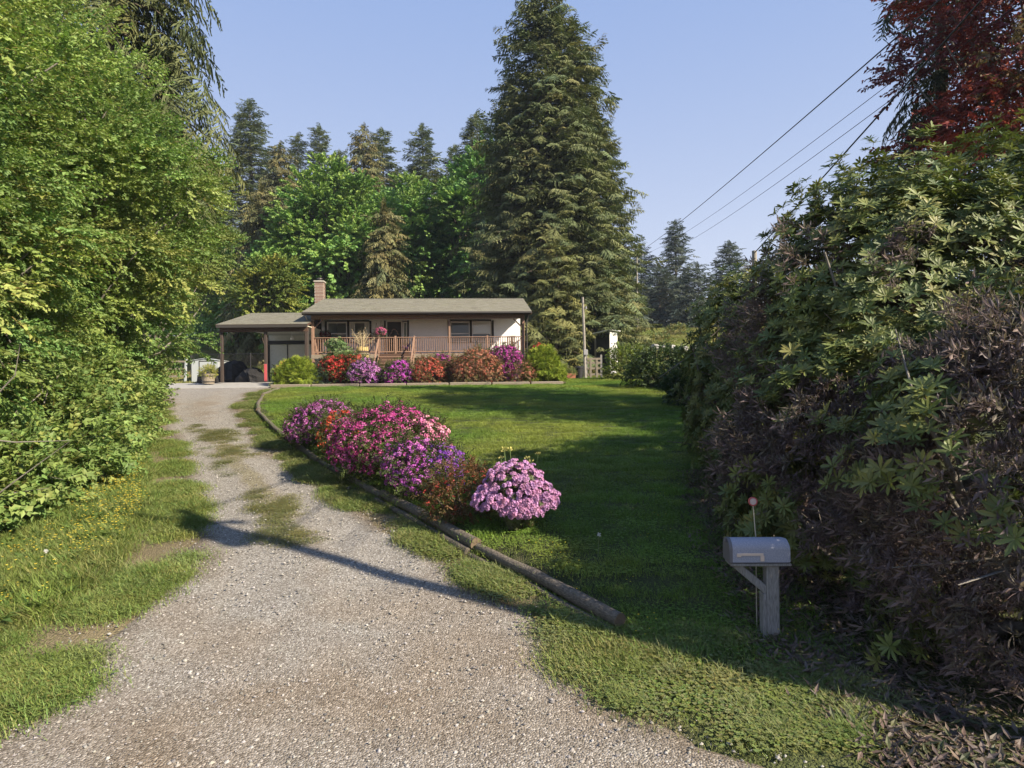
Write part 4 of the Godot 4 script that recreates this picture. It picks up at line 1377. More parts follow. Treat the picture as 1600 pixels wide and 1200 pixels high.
func heap(label: String, at: Vector3, r: Vector3, sd: int) -> void:
	var b := Build.new()
	var rows := 9
	var cols := 20
	var pt := func(i: int, j: int) -> Vector3:
		var f := float(i) / rows
		var a := TAU * (j % cols) / cols
		var wob := 1.0 + 0.22 * nz.get_noise_3d(cos(a) * 80.0 + sd * 50.0, f * 90.0, sin(a) * 80.0)
		var fold := 1.0 + 0.05 * sin(a * 9.0 + sd) * (1.0 - f)
		var ph := f * PI * 0.5
		return Vector3(cos(a) * cos(ph) * r.x * fold, sin(ph) * r.y, sin(a) * cos(ph) * r.z * fold) * wob
	for i in rows:
		for j in cols:
			b.quad(pt.call(i, j), pt.call(i + 1, j), pt.call(i + 1, j + 1), pt.call(i, j + 1))
	var o := put("covered_heap", b, M.tarp)
	o.position = at
	tag(o, label, "tarpaulin")

# ------------------------------------------------------------------ things on the meadow side
func build_yard() -> void:
	# pole by the fence
	var P := thing("service_pole", "slender weathered grey pole standing beside the slatted gate", "pole", on_land(4.45, -37.0))
	var b := Build.new()
	b.tube([Vector3(0, -0.3, 0), Vector3(-0.04, 2.5, 0), Vector3(-0.1, 4.95, 0)], [0.09, 0.08, 0.07], 10, Color.WHITE, true, 0.03)
	put("shaft", b, M.pole_wood, P)
	block("bracket", Vector3(0.1, 4.3, 0.05), Vector3(0.08, 0.16, 0.08), M.metal_grey, P)
	block("meter_box", Vector3(0.02, 1.6, 0.16), Vector3(0.24, 0.34, 0.14), M.metal_grey, P, 0.015)
	# little outhouse with a white end, shadow painted black on its dark sides
	var S := thing("outhouse", "narrow outhouse with dark sides blackened for shade, white end wall and white roof", "shed", on_land(6.5, -44.0), deg_to_rad(-38.0))
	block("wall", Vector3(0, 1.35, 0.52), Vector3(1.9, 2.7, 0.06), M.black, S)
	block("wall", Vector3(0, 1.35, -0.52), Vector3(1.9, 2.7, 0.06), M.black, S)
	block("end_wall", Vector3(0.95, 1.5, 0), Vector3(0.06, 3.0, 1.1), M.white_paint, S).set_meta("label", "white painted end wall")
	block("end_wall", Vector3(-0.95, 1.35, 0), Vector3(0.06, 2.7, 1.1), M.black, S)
	block("corner_board", Vector3(-0.2, 1.35, 0.56), Vector3(0.14, 2.7, 0.03), M.timber, S)
	block("roof_panel", Vector3(0.0, 2.98, 0.0), Vector3(2.3, 0.07, 1.5), M.white_paint, S, 0.01, Basis(Vector3(0, 0, 1), 0.13))
	block("door", Vector3(0.965, 1.15, 0.06), Vector3(0.06, 2.1, 0.7), M.siding, S)
	block("hinge", Vector3(1.0, 2.2, 0.3), Vector3(0.02, 0.06, 0.3), M.trim_dark, S)
	# slatted gate and its posts
	var G := thing("slatted_gate", "low weathered slatted gate between two posts in front of the outhouse", "gate", on_land(5.15, -38.3), deg_to_rad(-6.0))
	for x in [-0.46, 0.46]:
		block("post", Vector3(x, 0.7, 0), Vector3(0.12, 1.55, 0.12), M.post_wood, G, 0.012)
	for y in [0.25, 0.62, 0.98, 1.22]:
		block("rail", Vector3(0, y, 0.07), Vector3(0.86, 0.13, 0.03), M.timber, G, 0.006, Basis(Vector3(0, 0, 1), rng.randf_range(-0.05, 0.05)))
	for x in [-0.2, 0.18]:
		block("slat", Vector3(x, 0.62, 0.1), Vector3(0.12, 1.15, 0.025), M.timber, G, 0.006)
	# black bin
	var N := thing("rubbish_bin", "small black lidded bin at the foot of the pole", "bin", on_land(4.0, -36.3))
	var nb := Build.new()
	nb.lathe([Vector2(0.0, 0.0), Vector2(0.22, 0.0), Vector2(0.27, 0.62), Vector2(0.29, 0.62), Vector2(0.29, 0.66), Vector2(0.24, 0.7)], 16)
	put("body", nb, M.black, N)
	var nl := Build.new()
	nl.lathe([Vector2(0.3, 0.66), Vector2(0.3, 0.69), Vector2(0.2, 0.75), Vector2(0.0, 0.77)], 16)
	put("lid", nl, M.black, N)
	# terracotta troughs
	for i in 2:
		var t := thing("planter_trough", ["red brown planter trough in the grass beside the black bin", "red brown planter trough beside the bright green shrub"][i], "planter", on_land(3.45 - 0.55 * i, -35.6 - 0.2 * i))
		for s in [-1.0, 1.0]:
			block("side_board", Vector3(0, 0.16, s * 0.15), Vector3(0.5, 0.34, 0.025), mat(0.33, 0.13, 0.07, 0.8), t)
			block("end_board", Vector3(s * 0.24, 0.16, 0), Vector3(0.025, 0.33, 0.27), mat(0.33, 0.13, 0.07, 0.8), t)
		var m := Many.new()
		fill_lumps(m, [[Vector3(0, 0.36, 0), Vector3(0.26, 0.22, 0.18)]], 200.0, 0.9, [Color(0.2, 0.28, 0.07), Color(0.28, 0.26, 0.1)])
		t.add_child(m.node("foliage", ME.small_spray, M.leaf))
	# pale boulders along the foot of the meadow
	for i in 11:
		var x := 9.8 + i * 0.92 + rng.randf_range(-0.3, 0.3)
		var s := rng.randf_range(0.3, 0.6)
		var rb := Build.new()
		var sd := i * 13
		var pt := func(a: int, e: int) -> Vector3:
			var f := float(a) / 5.0
			var t := TAU * (e % 9) / 9.0
			var ph := (f - 0.35) * PI * 0.62
			var q := Vector3(cos(t) * cos(ph), sin(ph) * 0.8, sin(t) * cos(ph))
			return q * (1.0 + 0.4 * nz.get_noise_3d(q.x * 60.0 + sd * 31.0, q.y * 60.0, q.z * 60.0)) * s
		for a in 5:
			for e in 9:
				rb.quad(pt.call(a, e), pt.call(a + 1, e), pt.call(a + 1, e + 1), pt.call(a, e + 1))
		for e in 9:
			rb.tri(pt.call(5, e), Vector3(0, 0.8 * s, 0), pt.call(5, e + 1))
		var o := put("boulder", rb, M.stone)
		o.position = on_land(x, -57.0 + rng.randf_range(-1.0, 1.0), s * 0.4)
		o.rotation.y = rng.randf() * TAU
		tag(o, "pale grey boulder in the row along the foot of the meadow", "boulder", "boulders along the meadow")

# ------------------------------------------------------------------ logs along the drive
func build_logs() -> void:
	var cuts := [5.89, 7.95, 10.4, 13.1, 16.0, 18.6, 21.0, 23.2, 25.6]
	var where := ["whose sawn end faces the mailbox", "beside the lilac rhododendron", "below the violet azalea", "below the large magenta azalea", "below the purple pink azalea", "at the start of the open lawn bend", "around the bend of the lawn", "along the shaded bend of the lawn", "meeting the house flower bed"]
	for i in cuts.size():
		var d0: float = cuts[i]
		var d1: float = cuts[i + 1] - 0.03 if i < cuts.size() - 1 else 28.2
		var pts := []
		var rad := []
		var n := 7
		var r := 0.074 + 0.01 * sin(i * 2.3)
		for k in n + 1:
			var d := lerpf(d0, d1, float(k) / n)
			var x := along(LOGS, d)
			var y := land(x - 0.15, -d) + r * 1.25 + 0.02 * sin(i * 1.7)
			pts.append(Vector3(x, y, -d) + Vector3(rng.randf_range(-0.012, 0.012), rng.randf_range(-0.006, 0.006), 0))
			rad.append(r * (1.0 - 0.18 * k / n) * rng.randf_range(0.95, 1.05))
		var t := thing("edging_log", "weathered log edging the lawn " + where[i], "log", Vector3.ZERO, 0.0, "logs edging the lawn")
		var b := Build.new()
		b.tube(pts, rad, 14, Color.WHITE, false, 0.07, i)
		put("bark", b, M.log, t)
		var e := Build.new()
		var dir: Vector3 = (pts[1] - pts[0]).normalized()
		e.tube([pts[0] - dir * 0.004, pts[0] + dir * 0.01], [rad[0] * 0.98, rad[0] * 0.98], 14, Color.WHITE, true, 0.05, i)
		put("sawn_end", e, M.log_end, t)
		# a thinner log bedded under it
		if i < 4:
			var l := thing("footing_log", "thin half buried log in the soil " + where[i], "log", Vector3.ZERO, 0.0, "logs bedded under the edging")
			var lp := []
			for p in pts:
				lp.append(p + Vector3(-0.1, -0.1, 0.04))
			var lb := Build.new()
			lb.tube(lp, rad.map(func(q: float) -> float: return q * 0.75), 10, Color(0.85, 0.85, 0.85), true, 0.08, i + 20)
			put("bark", lb, M.log, l)
	# rounded cobbles and a short stake at the joint below the azaleas
	for k in 5:
		var d := 9.9 + k * 0.4
		var o := Build.new()
		o.lathe([Vector2(0.0, -0.05), Vector2(0.06, -0.03), Vector2(0.08, 0.02), Vector2(0.05, 0.06), Vector2(0.0, 0.075)], 9)
		var n := put("cobble", o, M.log)
		n.position = on_land(along(LOGS, d) - 0.25, -d, 0.02)
		n.scale = Vector3(0.7, 0.5, 0.8)
		tag(n, "small brown cobble lying against the edging log", "stone", "cobbles at the logs")

# ------------------------------------------------------------------ shrubs in flower along the drive
func build_front_bushes() -> void:
	var green := [Color(0.075, 0.105, 0.03), Color(0.095, 0.12, 0.035), Color(0.06, 0.08, 0.028)]
	var rusty := [Color(0.12, 0.085, 0.03), Color(0.15, 0.07, 0.035), Color(0.08, 0.09, 0.03), Color(0.17, 0.09, 0.045)]
	var G := "shrubs flowering along the drive"
	var p := on_land(-4.5, -14.7)
	azalea("purple pink azalea farthest up the drive edge beside the orange azalea", [[Vector3(0, 0.5, 0), Vector3(0.72, 0.5, 0.55)], [Vector3(0.35, 0.45, 0.3), Vector3(0.5, 0.42, 0.45)], [Vector3(-0.5, 0.38, 0.05), Vector3(0.42, 0.36, 0.4)]], p, green, [Color(0.46, 0.14, 0.43), Color(0.54, 0.21, 0.51), Color(0.40, 0.10, 0.38)], 0.95, 1.0, G, ME.azalea_head, 0.8)
	p = on_land(-3.85, -13.6)
	azalea("orange red azalea squeezed between the purple and magenta azaleas", [[Vector3(0, 0.48, 0), Vector3(0.38, 0.42, 0.35)], [Vector3(-0.1, 0.3, 0.2), Vector3(0.3, 0.3, 0.28)]], p, green, [Color(0.60, 0.085, 0.05), Color(0.66, 0.14, 0.07), Color(0.5, 0.06, 0.05)], 0.8, 1.0, G, ME.azalea_head, 0.95)
	p = on_land(-2.35, -11.9)
	azalea("largest magenta azalea with a pale pink patch on one side", [[Vector3(-0.1, 0.62, 0), Vector3(0.9, 0.6, 0.75)], [Vector3(-0.62, 0.5, 0.3), Vector3(0.5, 0.48, 0.48)], [Vector3(0.62, 0.55, 0.28), Vector3(0.48, 0.44, 0.48), [Color(0.85, 0.42, 0.58), Color(0.8, 0.33, 0.54), Color(0.72, 0.2, 0.45)]], [Vector3(0.1, 0.4, 0.62), Vector3(0.65, 0.42, 0.4)]], p, green, [Color(0.50, 0.07, 0.27), Color(0.56, 0.11, 0.35), Color(0.46, 0.07, 0.31), Color(0.60, 0.17, 0.40)], 0.9, 1.0, G, ME.azalea_head, 0.86)
	p = on_land(-1.5, -10.35)
	azalea("purple azalea turning violet on its lawn side", [[Vector3(-0.15, 0.45, 0), Vector3(0.5, 0.42, 0.48)], [Vector3(0.35, 0.42, 0.12), Vector3(0.34, 0.36, 0.36), [Color(0.30, 0.09, 0.56), Color(0.24, 0.07, 0.52), Color(0.40, 0.14, 0.58)]], [Vector3(0.0, 0.3, 0.3), Vector3(0.5, 0.3, 0.28)]], p, green, [Color(0.52, 0.12, 0.50), Color(0.46, 0.12, 0.52), Color(0.62, 0.22, 0.6)], 0.8, 1.0, G, ME.azalea_head, 0.78, "azalea_bush", 0.06)
	p = on_land(-0.72, -9.1)
	azalea("rusty leaved azalea with few red flowers next to the lilac rhododendron", [[Vector3(0, 0.36, 0), Vector3(0.46, 0.34, 0.42)], [Vector3(-0.25, 0.26, 0.15), Vector3(0.3, 0.26, 0.3)], [Vector3(0.1, 0.25, 0.28), Vector3(0.36, 0.24, 0.24)]], p, rusty, [Color(0.42, 0.06, 0.05), Color(0.36, 0.09, 0.06), Color(0.45, 0.1, 0.09)], 0.09, 0.95, G, ME.azalea_head, 0.62)
	# lilac rhododendron with round trusses
	p = on_land(0.02, -8.45)
	var t := thing("lilac_rhododendron", "lilac rhododendron with ball shaped flower heads beside the edging log", "shrub", p, 0.0, G)
	var lumps := [[Vector3(0, 0.54, 0), Vector3(0.38, 0.34, 0.36)], [Vector3(-0.28, 0.4, 0.08), Vector3(0.25, 0.2, 0.26)], [Vector3(0.3, 0.42, 0.05), Vector3(0.25, 0.22, 0.26)], [Vector3(0.08, 0.32, 0.2), Vector3(0.26, 0.2, 0.2)]]
	var wood := Build.new()
	for i in 12:
		var a := TAU * i / 12.0
		wood.tube([Vector3(cos(a) * 0.07, -0.05, sin(a) * 0.07), Vector3(cos(a) * 0.16, 0.28, sin(a) * 0.14), Vector3(cos(a) * 0.34, 0.58, sin(a) * 0.3)], [0.016, 0.012, 0.006], 5, Color.WHITE, false)
	put("stem", wood, M.bark, t)
	var m := Many.new()
	fill_lumps(m, lumps, 150.0, 0.52, [Color(0.075, 0.10, 0.035), Color(0.095, 0.115, 0.04)], 0.4, 0.4, 0.1, 0.02)
	fill_lumps(m, [[Vector3(0.05, 0.22, 0.05), Vector3(0.24, 0.24, 0.22)]], 120.0, 0.5, [Color(0.10, 0.09, 0.04), Color(0.08, 0.09, 0.035)], 0.6, 0.2, 0.1, 0.0)
	t.add_child(m.node("foliage", ME.rosette, M.glossy_leaf))
	var f := Many.new()
	for l in lumps:
		for i in 420:
			var d := rnd_dir()
			if d.y < -0.35:
				continue
			var q: Vector3 = l[0] + d * l[1] * rng.randf_range(0.86, 1.24)
			var clash := false
			for k in lumps:
				if k != l and ((q - k[0]) / k[1]).length_squared() < 0.95:
					clash = true
			if not clash:
				f.add(aim((d + Vector3.UP * 0.35).normalized(), Vector3.UP, rng.randf_range(0.65, 1.05), rng.randf() * TAU), q, jitter(Color(0.55, 0.30, 0.55), 0.16, 0.07))
	for q in [Vector3(0.56, 0.5, 0.1), Vector3(0.12, 0.22, 0.3), Vector3(0.2, 0.3, 0.24)]:
		f.add(aim(Vector3(0.4, 0.8, 0.3).normalized(), Vector3.FORWARD, 1.0), q, Color(0.62, 0.27, 0.62))
	t.add_child(f.node("blossoms", ME.truss, M.petal))
	# yellow flower stalks behind it
	var u := thing("yellow_flower", "thin stalks with pale yellow flower heads behind the lilac rhododendron", "plant", on_land(0.08, -9.0))
	var ub := Build.new()
	var uh := Build.new()
	for i in 7:
		var x := rng.randf_range(-0.3, 0.3)
		var h := rng.randf_range(0.78, 1.0)
		ub.tube([Vector3(x * 0.5, 0, 0), Vector3(x * 0.8, h * 0.6, 0.02), Vector3(x, h, 0)], [0.006, 0.005, 0.004], 4, Color.WHITE, false)
		for k in 18:
			var dd := rnd_dir()
			uh.blade(Vector3(x, h, 0) + dd * Vector3(0.03, 0.012, 0.03), (dd + Vector3.UP).normalized(), rnd_dir(), 0.03, 0.02, tone())
	put("stalk", ub, mat(0.13, 0.19, 0.06), u)
	put("blossoms", uh, mat(0.52, 0.47, 0.14, 0.8), u)

# ------------------------------------------------------------------ the bed below the porch
func one_lump(w: float, h: float, dpt: float) -> Array:
	return [[Vector3(0, h * 0.52, 0), Vector3(w * 0.46, h * 0.5, dpt * 0.5)], [Vector3(-w * 0.24, h * 0.38, dpt * 0.15), Vector3(w * 0.28, h * 0.38, dpt * 0.4)], [Vector3(w * 0.25, h * 0.4, dpt * 0.1), Vector3(w * 0.28, h * 0.4, dpt * 0.4)]]

func mound(label: String, at: Vector3, lumps: Array, cols: Array, mesh: Mesh, size: float, per: float, group: String, called := "green_shrub", mt: Material = null, upward := 0.3, wild := 0.5) -> Node3D:
	var t := thing(called, label, "shrub", at, 0.0, group)
	var wood := Build.new()
	for i in 7:
		var a := TAU * i / 7.0
		var l: Array = lumps[i % lumps.size()]
		var tip: Vector3 = l[0] + Vector3(cos(a) * l[1].x, l[1].y * 0.4, sin(a) * l[1].z) * 0.7
		wood.tube([Vector3(l[0].x * 0.6 + cos(a) * 0.06, -0.1, l[0].z * 0.6 + sin(a) * 0.06), tip * Vector3(0.7, 0.5, 0.7), tip], [0.03, 0.02, 0.008], 5, Color.WHITE, false)
	put("stem", wood, M.bark, t)
	var m := Many.new()
	fill_lumps(m, lumps, per, size, cols, 0.5, upward, 0.25, 0.0, wild)
	t.add_child(m.node("foliage", mesh, mt if mt else M.leaf))
	return t

func build_bed() -> void:
	var G := "shrubs in the bed below the porch"
	var green := [Color(0.075, 0.11, 0.03), Color(0.095, 0.13, 0.04), Color(0.055, 0.075, 0.026)]
	var coppery := [Color(0.20, 0.13, 0.07), Color(0.17, 0.13, 0.06), Color(0.12, 0.13, 0.045), Color(0.24, 0.155, 0.09)]
	var red := [Color(0.55, 0.055, 0.055), Color(0.48, 0.06, 0.05), Color(0.58, 0.10, 0.085)]
	var purple := [Color(0.44, 0.18, 0.47), Color(0.52, 0.26, 0.54), Color(0.39, 0.13, 0.43)]
	var magenta := [Color(0.44, 0.07, 0.34), Color(0.5, 0.12, 0.41), Color(0.38, 0.06, 0.31)]
	var salmon := [Color(0.50, 0.19, 0.13), Color(0.45, 0.15, 0.11), Color(0.52, 0.27, 0.18)]
	var lime := [Color(0.23, 0.30, 0.035), Color(0.27, 0.33, 0.045), Color(0.18, 0.25, 0.03)]
	var g := func(x: float, z: float) -> Vector3: return on_land(x, z)
	# layered lime coloured junipers at both ends
	var tiers := func(w: float, h: float, dp: float) -> Array:
		var out := []
		for k in 22:
			var level := k / 21.0
			var f := 1.0 - pow(level, 1.7) * 0.8
			var a := k * 2.4
			out.append([Vector3(cos(a) * w * 0.33 * f, h * (0.14 + 0.78 * level), sin(a) * dp * 0.33 * f), Vector3(w * 0.24 * (0.6 + 0.4 * f), h * 0.035, dp * 0.24 * (0.6 + 0.4 * f))])
		return out
	mound("low layered lime green juniper beside the concrete apron", g.call(-11.0, -31.2), tiers.call(2.2, 1.25, 1.7), lime, ME.juniper, 1.0, 120.0, G, "lime_juniper", M.needle, 0.25, 0.35)
	mound("tall layered lime green juniper at the open end of the porch bed", g.call(1.62, -31.6), tiers.call(2.1, 1.75, 1.8), lime, ME.juniper, 1.0, 120.0, G, "lime_juniper", M.needle, 0.25, 0.35)
	azalea("small pink red azalea peeping out behind the low juniper", one_lump(0.9, 1.1, 0.7), g.call(-12.0, -32.3), green, [Color(0.75, 0.12, 0.14)], 0.8, 1.6, G, ME.far_head, 1.0)
	mound("bluish green low shrub between the juniper and the red azalea", g.call(-9.75, -31.3), one_lump(0.9, 0.75, 0.8), [Color(0.06, 0.10, 0.06), Color(0.08, 0.12, 0.075)], ME.small_spray, 1.5, 80.0, G)
	mound("round pale green shrub standing against the porch railing", Vector3(-9.3, 2.75, -33.0), [[Vector3(0, 1.55, 0), Vector3(0.72, 0.6, 0.5)], [Vector3(-0.2, 2.0, 0), Vector3(0.5, 0.36, 0.4)], [Vector3(0.3, 1.0, 0), Vector3(0.6, 0.8, 0.5)], [Vector3(-0.3, 0.9, 0), Vector3(0.6, 0.8, 0.5)]], [Color(0.12, 0.19, 0.06), Color(0.16, 0.22, 0.09), Color(0.09, 0.15, 0.05)], ME.rosette, 1.3, 45.0, G, "leafy_shrub", M.glossy_leaf)
	azalea("bright red azalea in front of the porch corner windows", [[Vector3(-0.3, 0.85, 0), Vector3(0.85, 0.6, 0.6)], [Vector3(0.5, 0.85, 0.0), Vector3(0.6, 0.62, 0.55)], [Vector3(-0.1, 0.45, 0.1), Vector3(0.7, 0.45, 0.5)]], g.call(-8.65, -31.55), green, red, 0.95, 1.6, G, ME.far_head, 1.0)
	azalea("light purple azalea next to the foot of the steps", one_lump(1.5, 1.2, 1.3), g.call(-7.45, -30.95), green, purple, 1.1, 1.5, G, ME.far_head, 0.95)
	mound("small yellow green shrub tucked between the two purple azaleas", g.call(-6.35, -31.3), one_lump(0.8, 0.75, 0.7), [Color(0.11, 0.15, 0.04), Color(0.15, 0.19, 0.05)], ME.small_spray, 1.5, 90.0, G)
	azalea("deep purple azalea in front of the wooden steps", one_lump(1.3, 1.12, 1.2), g.call(-5.7, -30.95), green, [Color(0.46, 0.08, 0.46), Color(0.52, 0.12, 0.52)], 0.8, 1.5, G, ME.far_head, 0.9)
	azalea("salmon red azalea with coppery lower leaves beside the steps", one_lump(1.45, 1.28, 1.2), g.call(-4.25, -31.0), coppery, [Color(0.52, 0.11, 0.085), Color(0.5, 0.15, 0.11)], 0.6, 1.5, G, ME.far_head, 0.75)
	azalea("magenta azalea standing behind the salmon azaleas at the lattice", one_lump(1.5, 1.0, 0.9), Vector3(-3.65, 3.0, -32.5), green, magenta, 1.1, 1.5, G, ME.far_head, 0.95)
	azalea("dusky copper azalea with few flowers behind the biggest copper one", one_lump(1.3, 1.2, 1.0), g.call(-3.1, -31.5), coppery, salmon, 0.22, 1.5, G, ME.far_head, 0.6)
	azalea("biggest copper leaved azalea with salmon flowers below the porch railing", [[Vector3(0, 0.9, 0), Vector3(1.0, 0.75, 0.8)], [Vector3(-0.5, 0.6, 0.1), Vector3(0.75, 0.6, 0.7)], [Vector3(0.5, 0.6, 0.1), Vector3(0.75, 0.6, 0.7)]], g.call(-1.75, -31.0), coppery, salmon, 0.5, 1.5, G, ME.far_head, 0.62)
	azalea("tall magenta azalea between the biggest copper azalea and the tall juniper", [[Vector3(-0.1, 1.2, 0), Vector3(0.85, 0.62, 0.6)], [Vector3(0.15, 0.7, 0.1), Vector3(0.62, 0.7, 0.6)]], g.call(-0.3, -31.6), green, magenta, 0.95, 1.5, G, ME.far_head, 0.95)
	azalea("low copper azalea in front of the tall juniper", one_lump(1.2, 1.0, 0.9), g.call(0.55, -31.0), coppery, salmon, 0.2, 1.5, G, ME.far_head, 0.6)
	azalea("red azalea showing only its top behind the tall juniper", one_lump(1.3, 1.85, 0.9), g.call(1.5, -33.2), green, red, 0.9, 1.5, G, ME.far_head, 0.95)
	# low timbers in front of the bed
	var xs := [-11.9, -9.9, -7.5, -5.2, -3.1, -1.0, 0.9, 2.55]
	for i in xs.size() - 1:
		var a := on_land(xs[i] + 0.03, -30.0 - 0.05 * sin(i * 2.0), 0.05)
		var e := on_land(xs[i + 1] - 0.03, -30.0 + 0.05 * sin(i * 3.0), 0.05)
		var tb := Build.new()
		tb.bevel((a + e) * 0.5, Vector3(a.distance_to(e), 0.19, 0.17), 0.025, Basis(Vector3.UP, -atan2(e.z - a.z, e.x - a.x)))
		var o := put("bed_timber", tb, M.timber)
		tag(o, "weathered grey timber edging the flower bed " + ["below the low juniper", "below the red azalea", "below the light purple azalea", "below the deep purple azalea and steps", "below the salmon azalea", "below the biggest copper azalea", "below the tall juniper"][i], "timber", "timbers edging the flower bed")
	# bark mulch in the bed
	var mu := put("flower_bed", sheet(steps_from([[-12.0, 2.7, 0.4]]), steps_from([[-33.6, -30.05, 0.4]]), func(x: float, z: float) -> float: return land(x, z) + 0.05, func(x: float, z: float) -> Color: return Color(0.36, 0.27, 0.24) * (0.9 + 0.4 * nz.get_noise_2d(x * 30.0, z * 30.0))), M.soil)
	tag(mu, "dark mulched flower bed below the porch", "flower bed", "", "structure")

# ------------------------------------------------------------------ the tall rhododendrons on the mailbox side
func rhodo(label: String, at: Vector3, lumps: Array, per: float, withered: float) -> void:  # withered shifts how many whorls take the shade-browned colour
	var t := thing("rhododendron", label, "shrub", at, 0.0, "tall rhododendrons along the lawn")
	var wood := Build.new()
	for i in 26:
		var l: Array = lumps[i % lumps.size()]
		var a := rng.randf() * TAU
		var foot := Vector3(l[0].x * 0.55 + rng.randf_range(-0.5, 0.5), -0.15, l[0].z * 0.55 + rng.randf_range(-0.5, 0.5))
		var tip: Vector3 = l[0] + Vector3(cos(a) * l[1].x, rng.randf_range(-0.2, 0.75) * l[1].y, sin(a) * l[1].z) * 0.86
		var k := foot.lerp(tip, 0.5) + Vector3(rng.randf_range(-0.3, 0.3), -0.25, rng.randf_range(-0.3, 0.3))
		wood.tube([foot, foot.lerp(k, 0.5) + Vector3(0.06, 0.1, 0), k, tip], [0.07, 0.055, 0.04, 0.012], 6, Color.WHITE, false)
		for j in 7:
			var q := k.lerp(tip, rng.randf())
			var e := q + (rnd_dir() + Vector3(0, 0.4, 0)).normalized() * rng.randf_range(0.35, 0.9)
			wood.tube([q, e], [0.014, 0.005], 3, Color.WHITE, false)
	put("stem", wood, M.bark_grey, t)
	var live := Many.new()
	fill_lumps(live, lumps, per, 1.0, [Color(0.12, 0.155, 0.045), Color(0.15, 0.18, 0.055), Color(0.18, 0.19, 0.06), Color(0.095, 0.13, 0.045)], 0.22, 0.45, 0.2, -at.y + 0.1, 0.35)
	# patches of withered whorls; their mauve brown paints in shade on the lower sides
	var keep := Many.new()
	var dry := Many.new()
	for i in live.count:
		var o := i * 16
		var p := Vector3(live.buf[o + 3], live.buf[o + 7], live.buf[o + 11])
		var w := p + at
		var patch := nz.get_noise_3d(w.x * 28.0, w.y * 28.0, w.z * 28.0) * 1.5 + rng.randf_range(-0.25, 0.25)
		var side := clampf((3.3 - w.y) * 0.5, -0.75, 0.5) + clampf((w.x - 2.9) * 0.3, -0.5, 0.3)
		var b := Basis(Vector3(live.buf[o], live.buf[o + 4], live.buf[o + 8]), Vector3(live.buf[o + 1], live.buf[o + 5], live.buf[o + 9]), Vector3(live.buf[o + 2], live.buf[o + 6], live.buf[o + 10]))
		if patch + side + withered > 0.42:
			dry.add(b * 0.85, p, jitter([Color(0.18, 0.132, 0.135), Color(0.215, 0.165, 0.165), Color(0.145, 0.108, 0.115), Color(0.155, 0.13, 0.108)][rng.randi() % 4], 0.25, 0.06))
		else:
			keep.add(b, p, Color(live.buf[o + 12], live.buf[o + 13], live.buf[o + 14]))
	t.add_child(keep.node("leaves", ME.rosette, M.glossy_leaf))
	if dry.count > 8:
		var dn := dry.node("withered_shade_leaves", ME.dry_tangle, M.leaf)
		dn.set_meta("label", "withered leaves with shade painted in as mauve brown")
		t.add_child(dn)

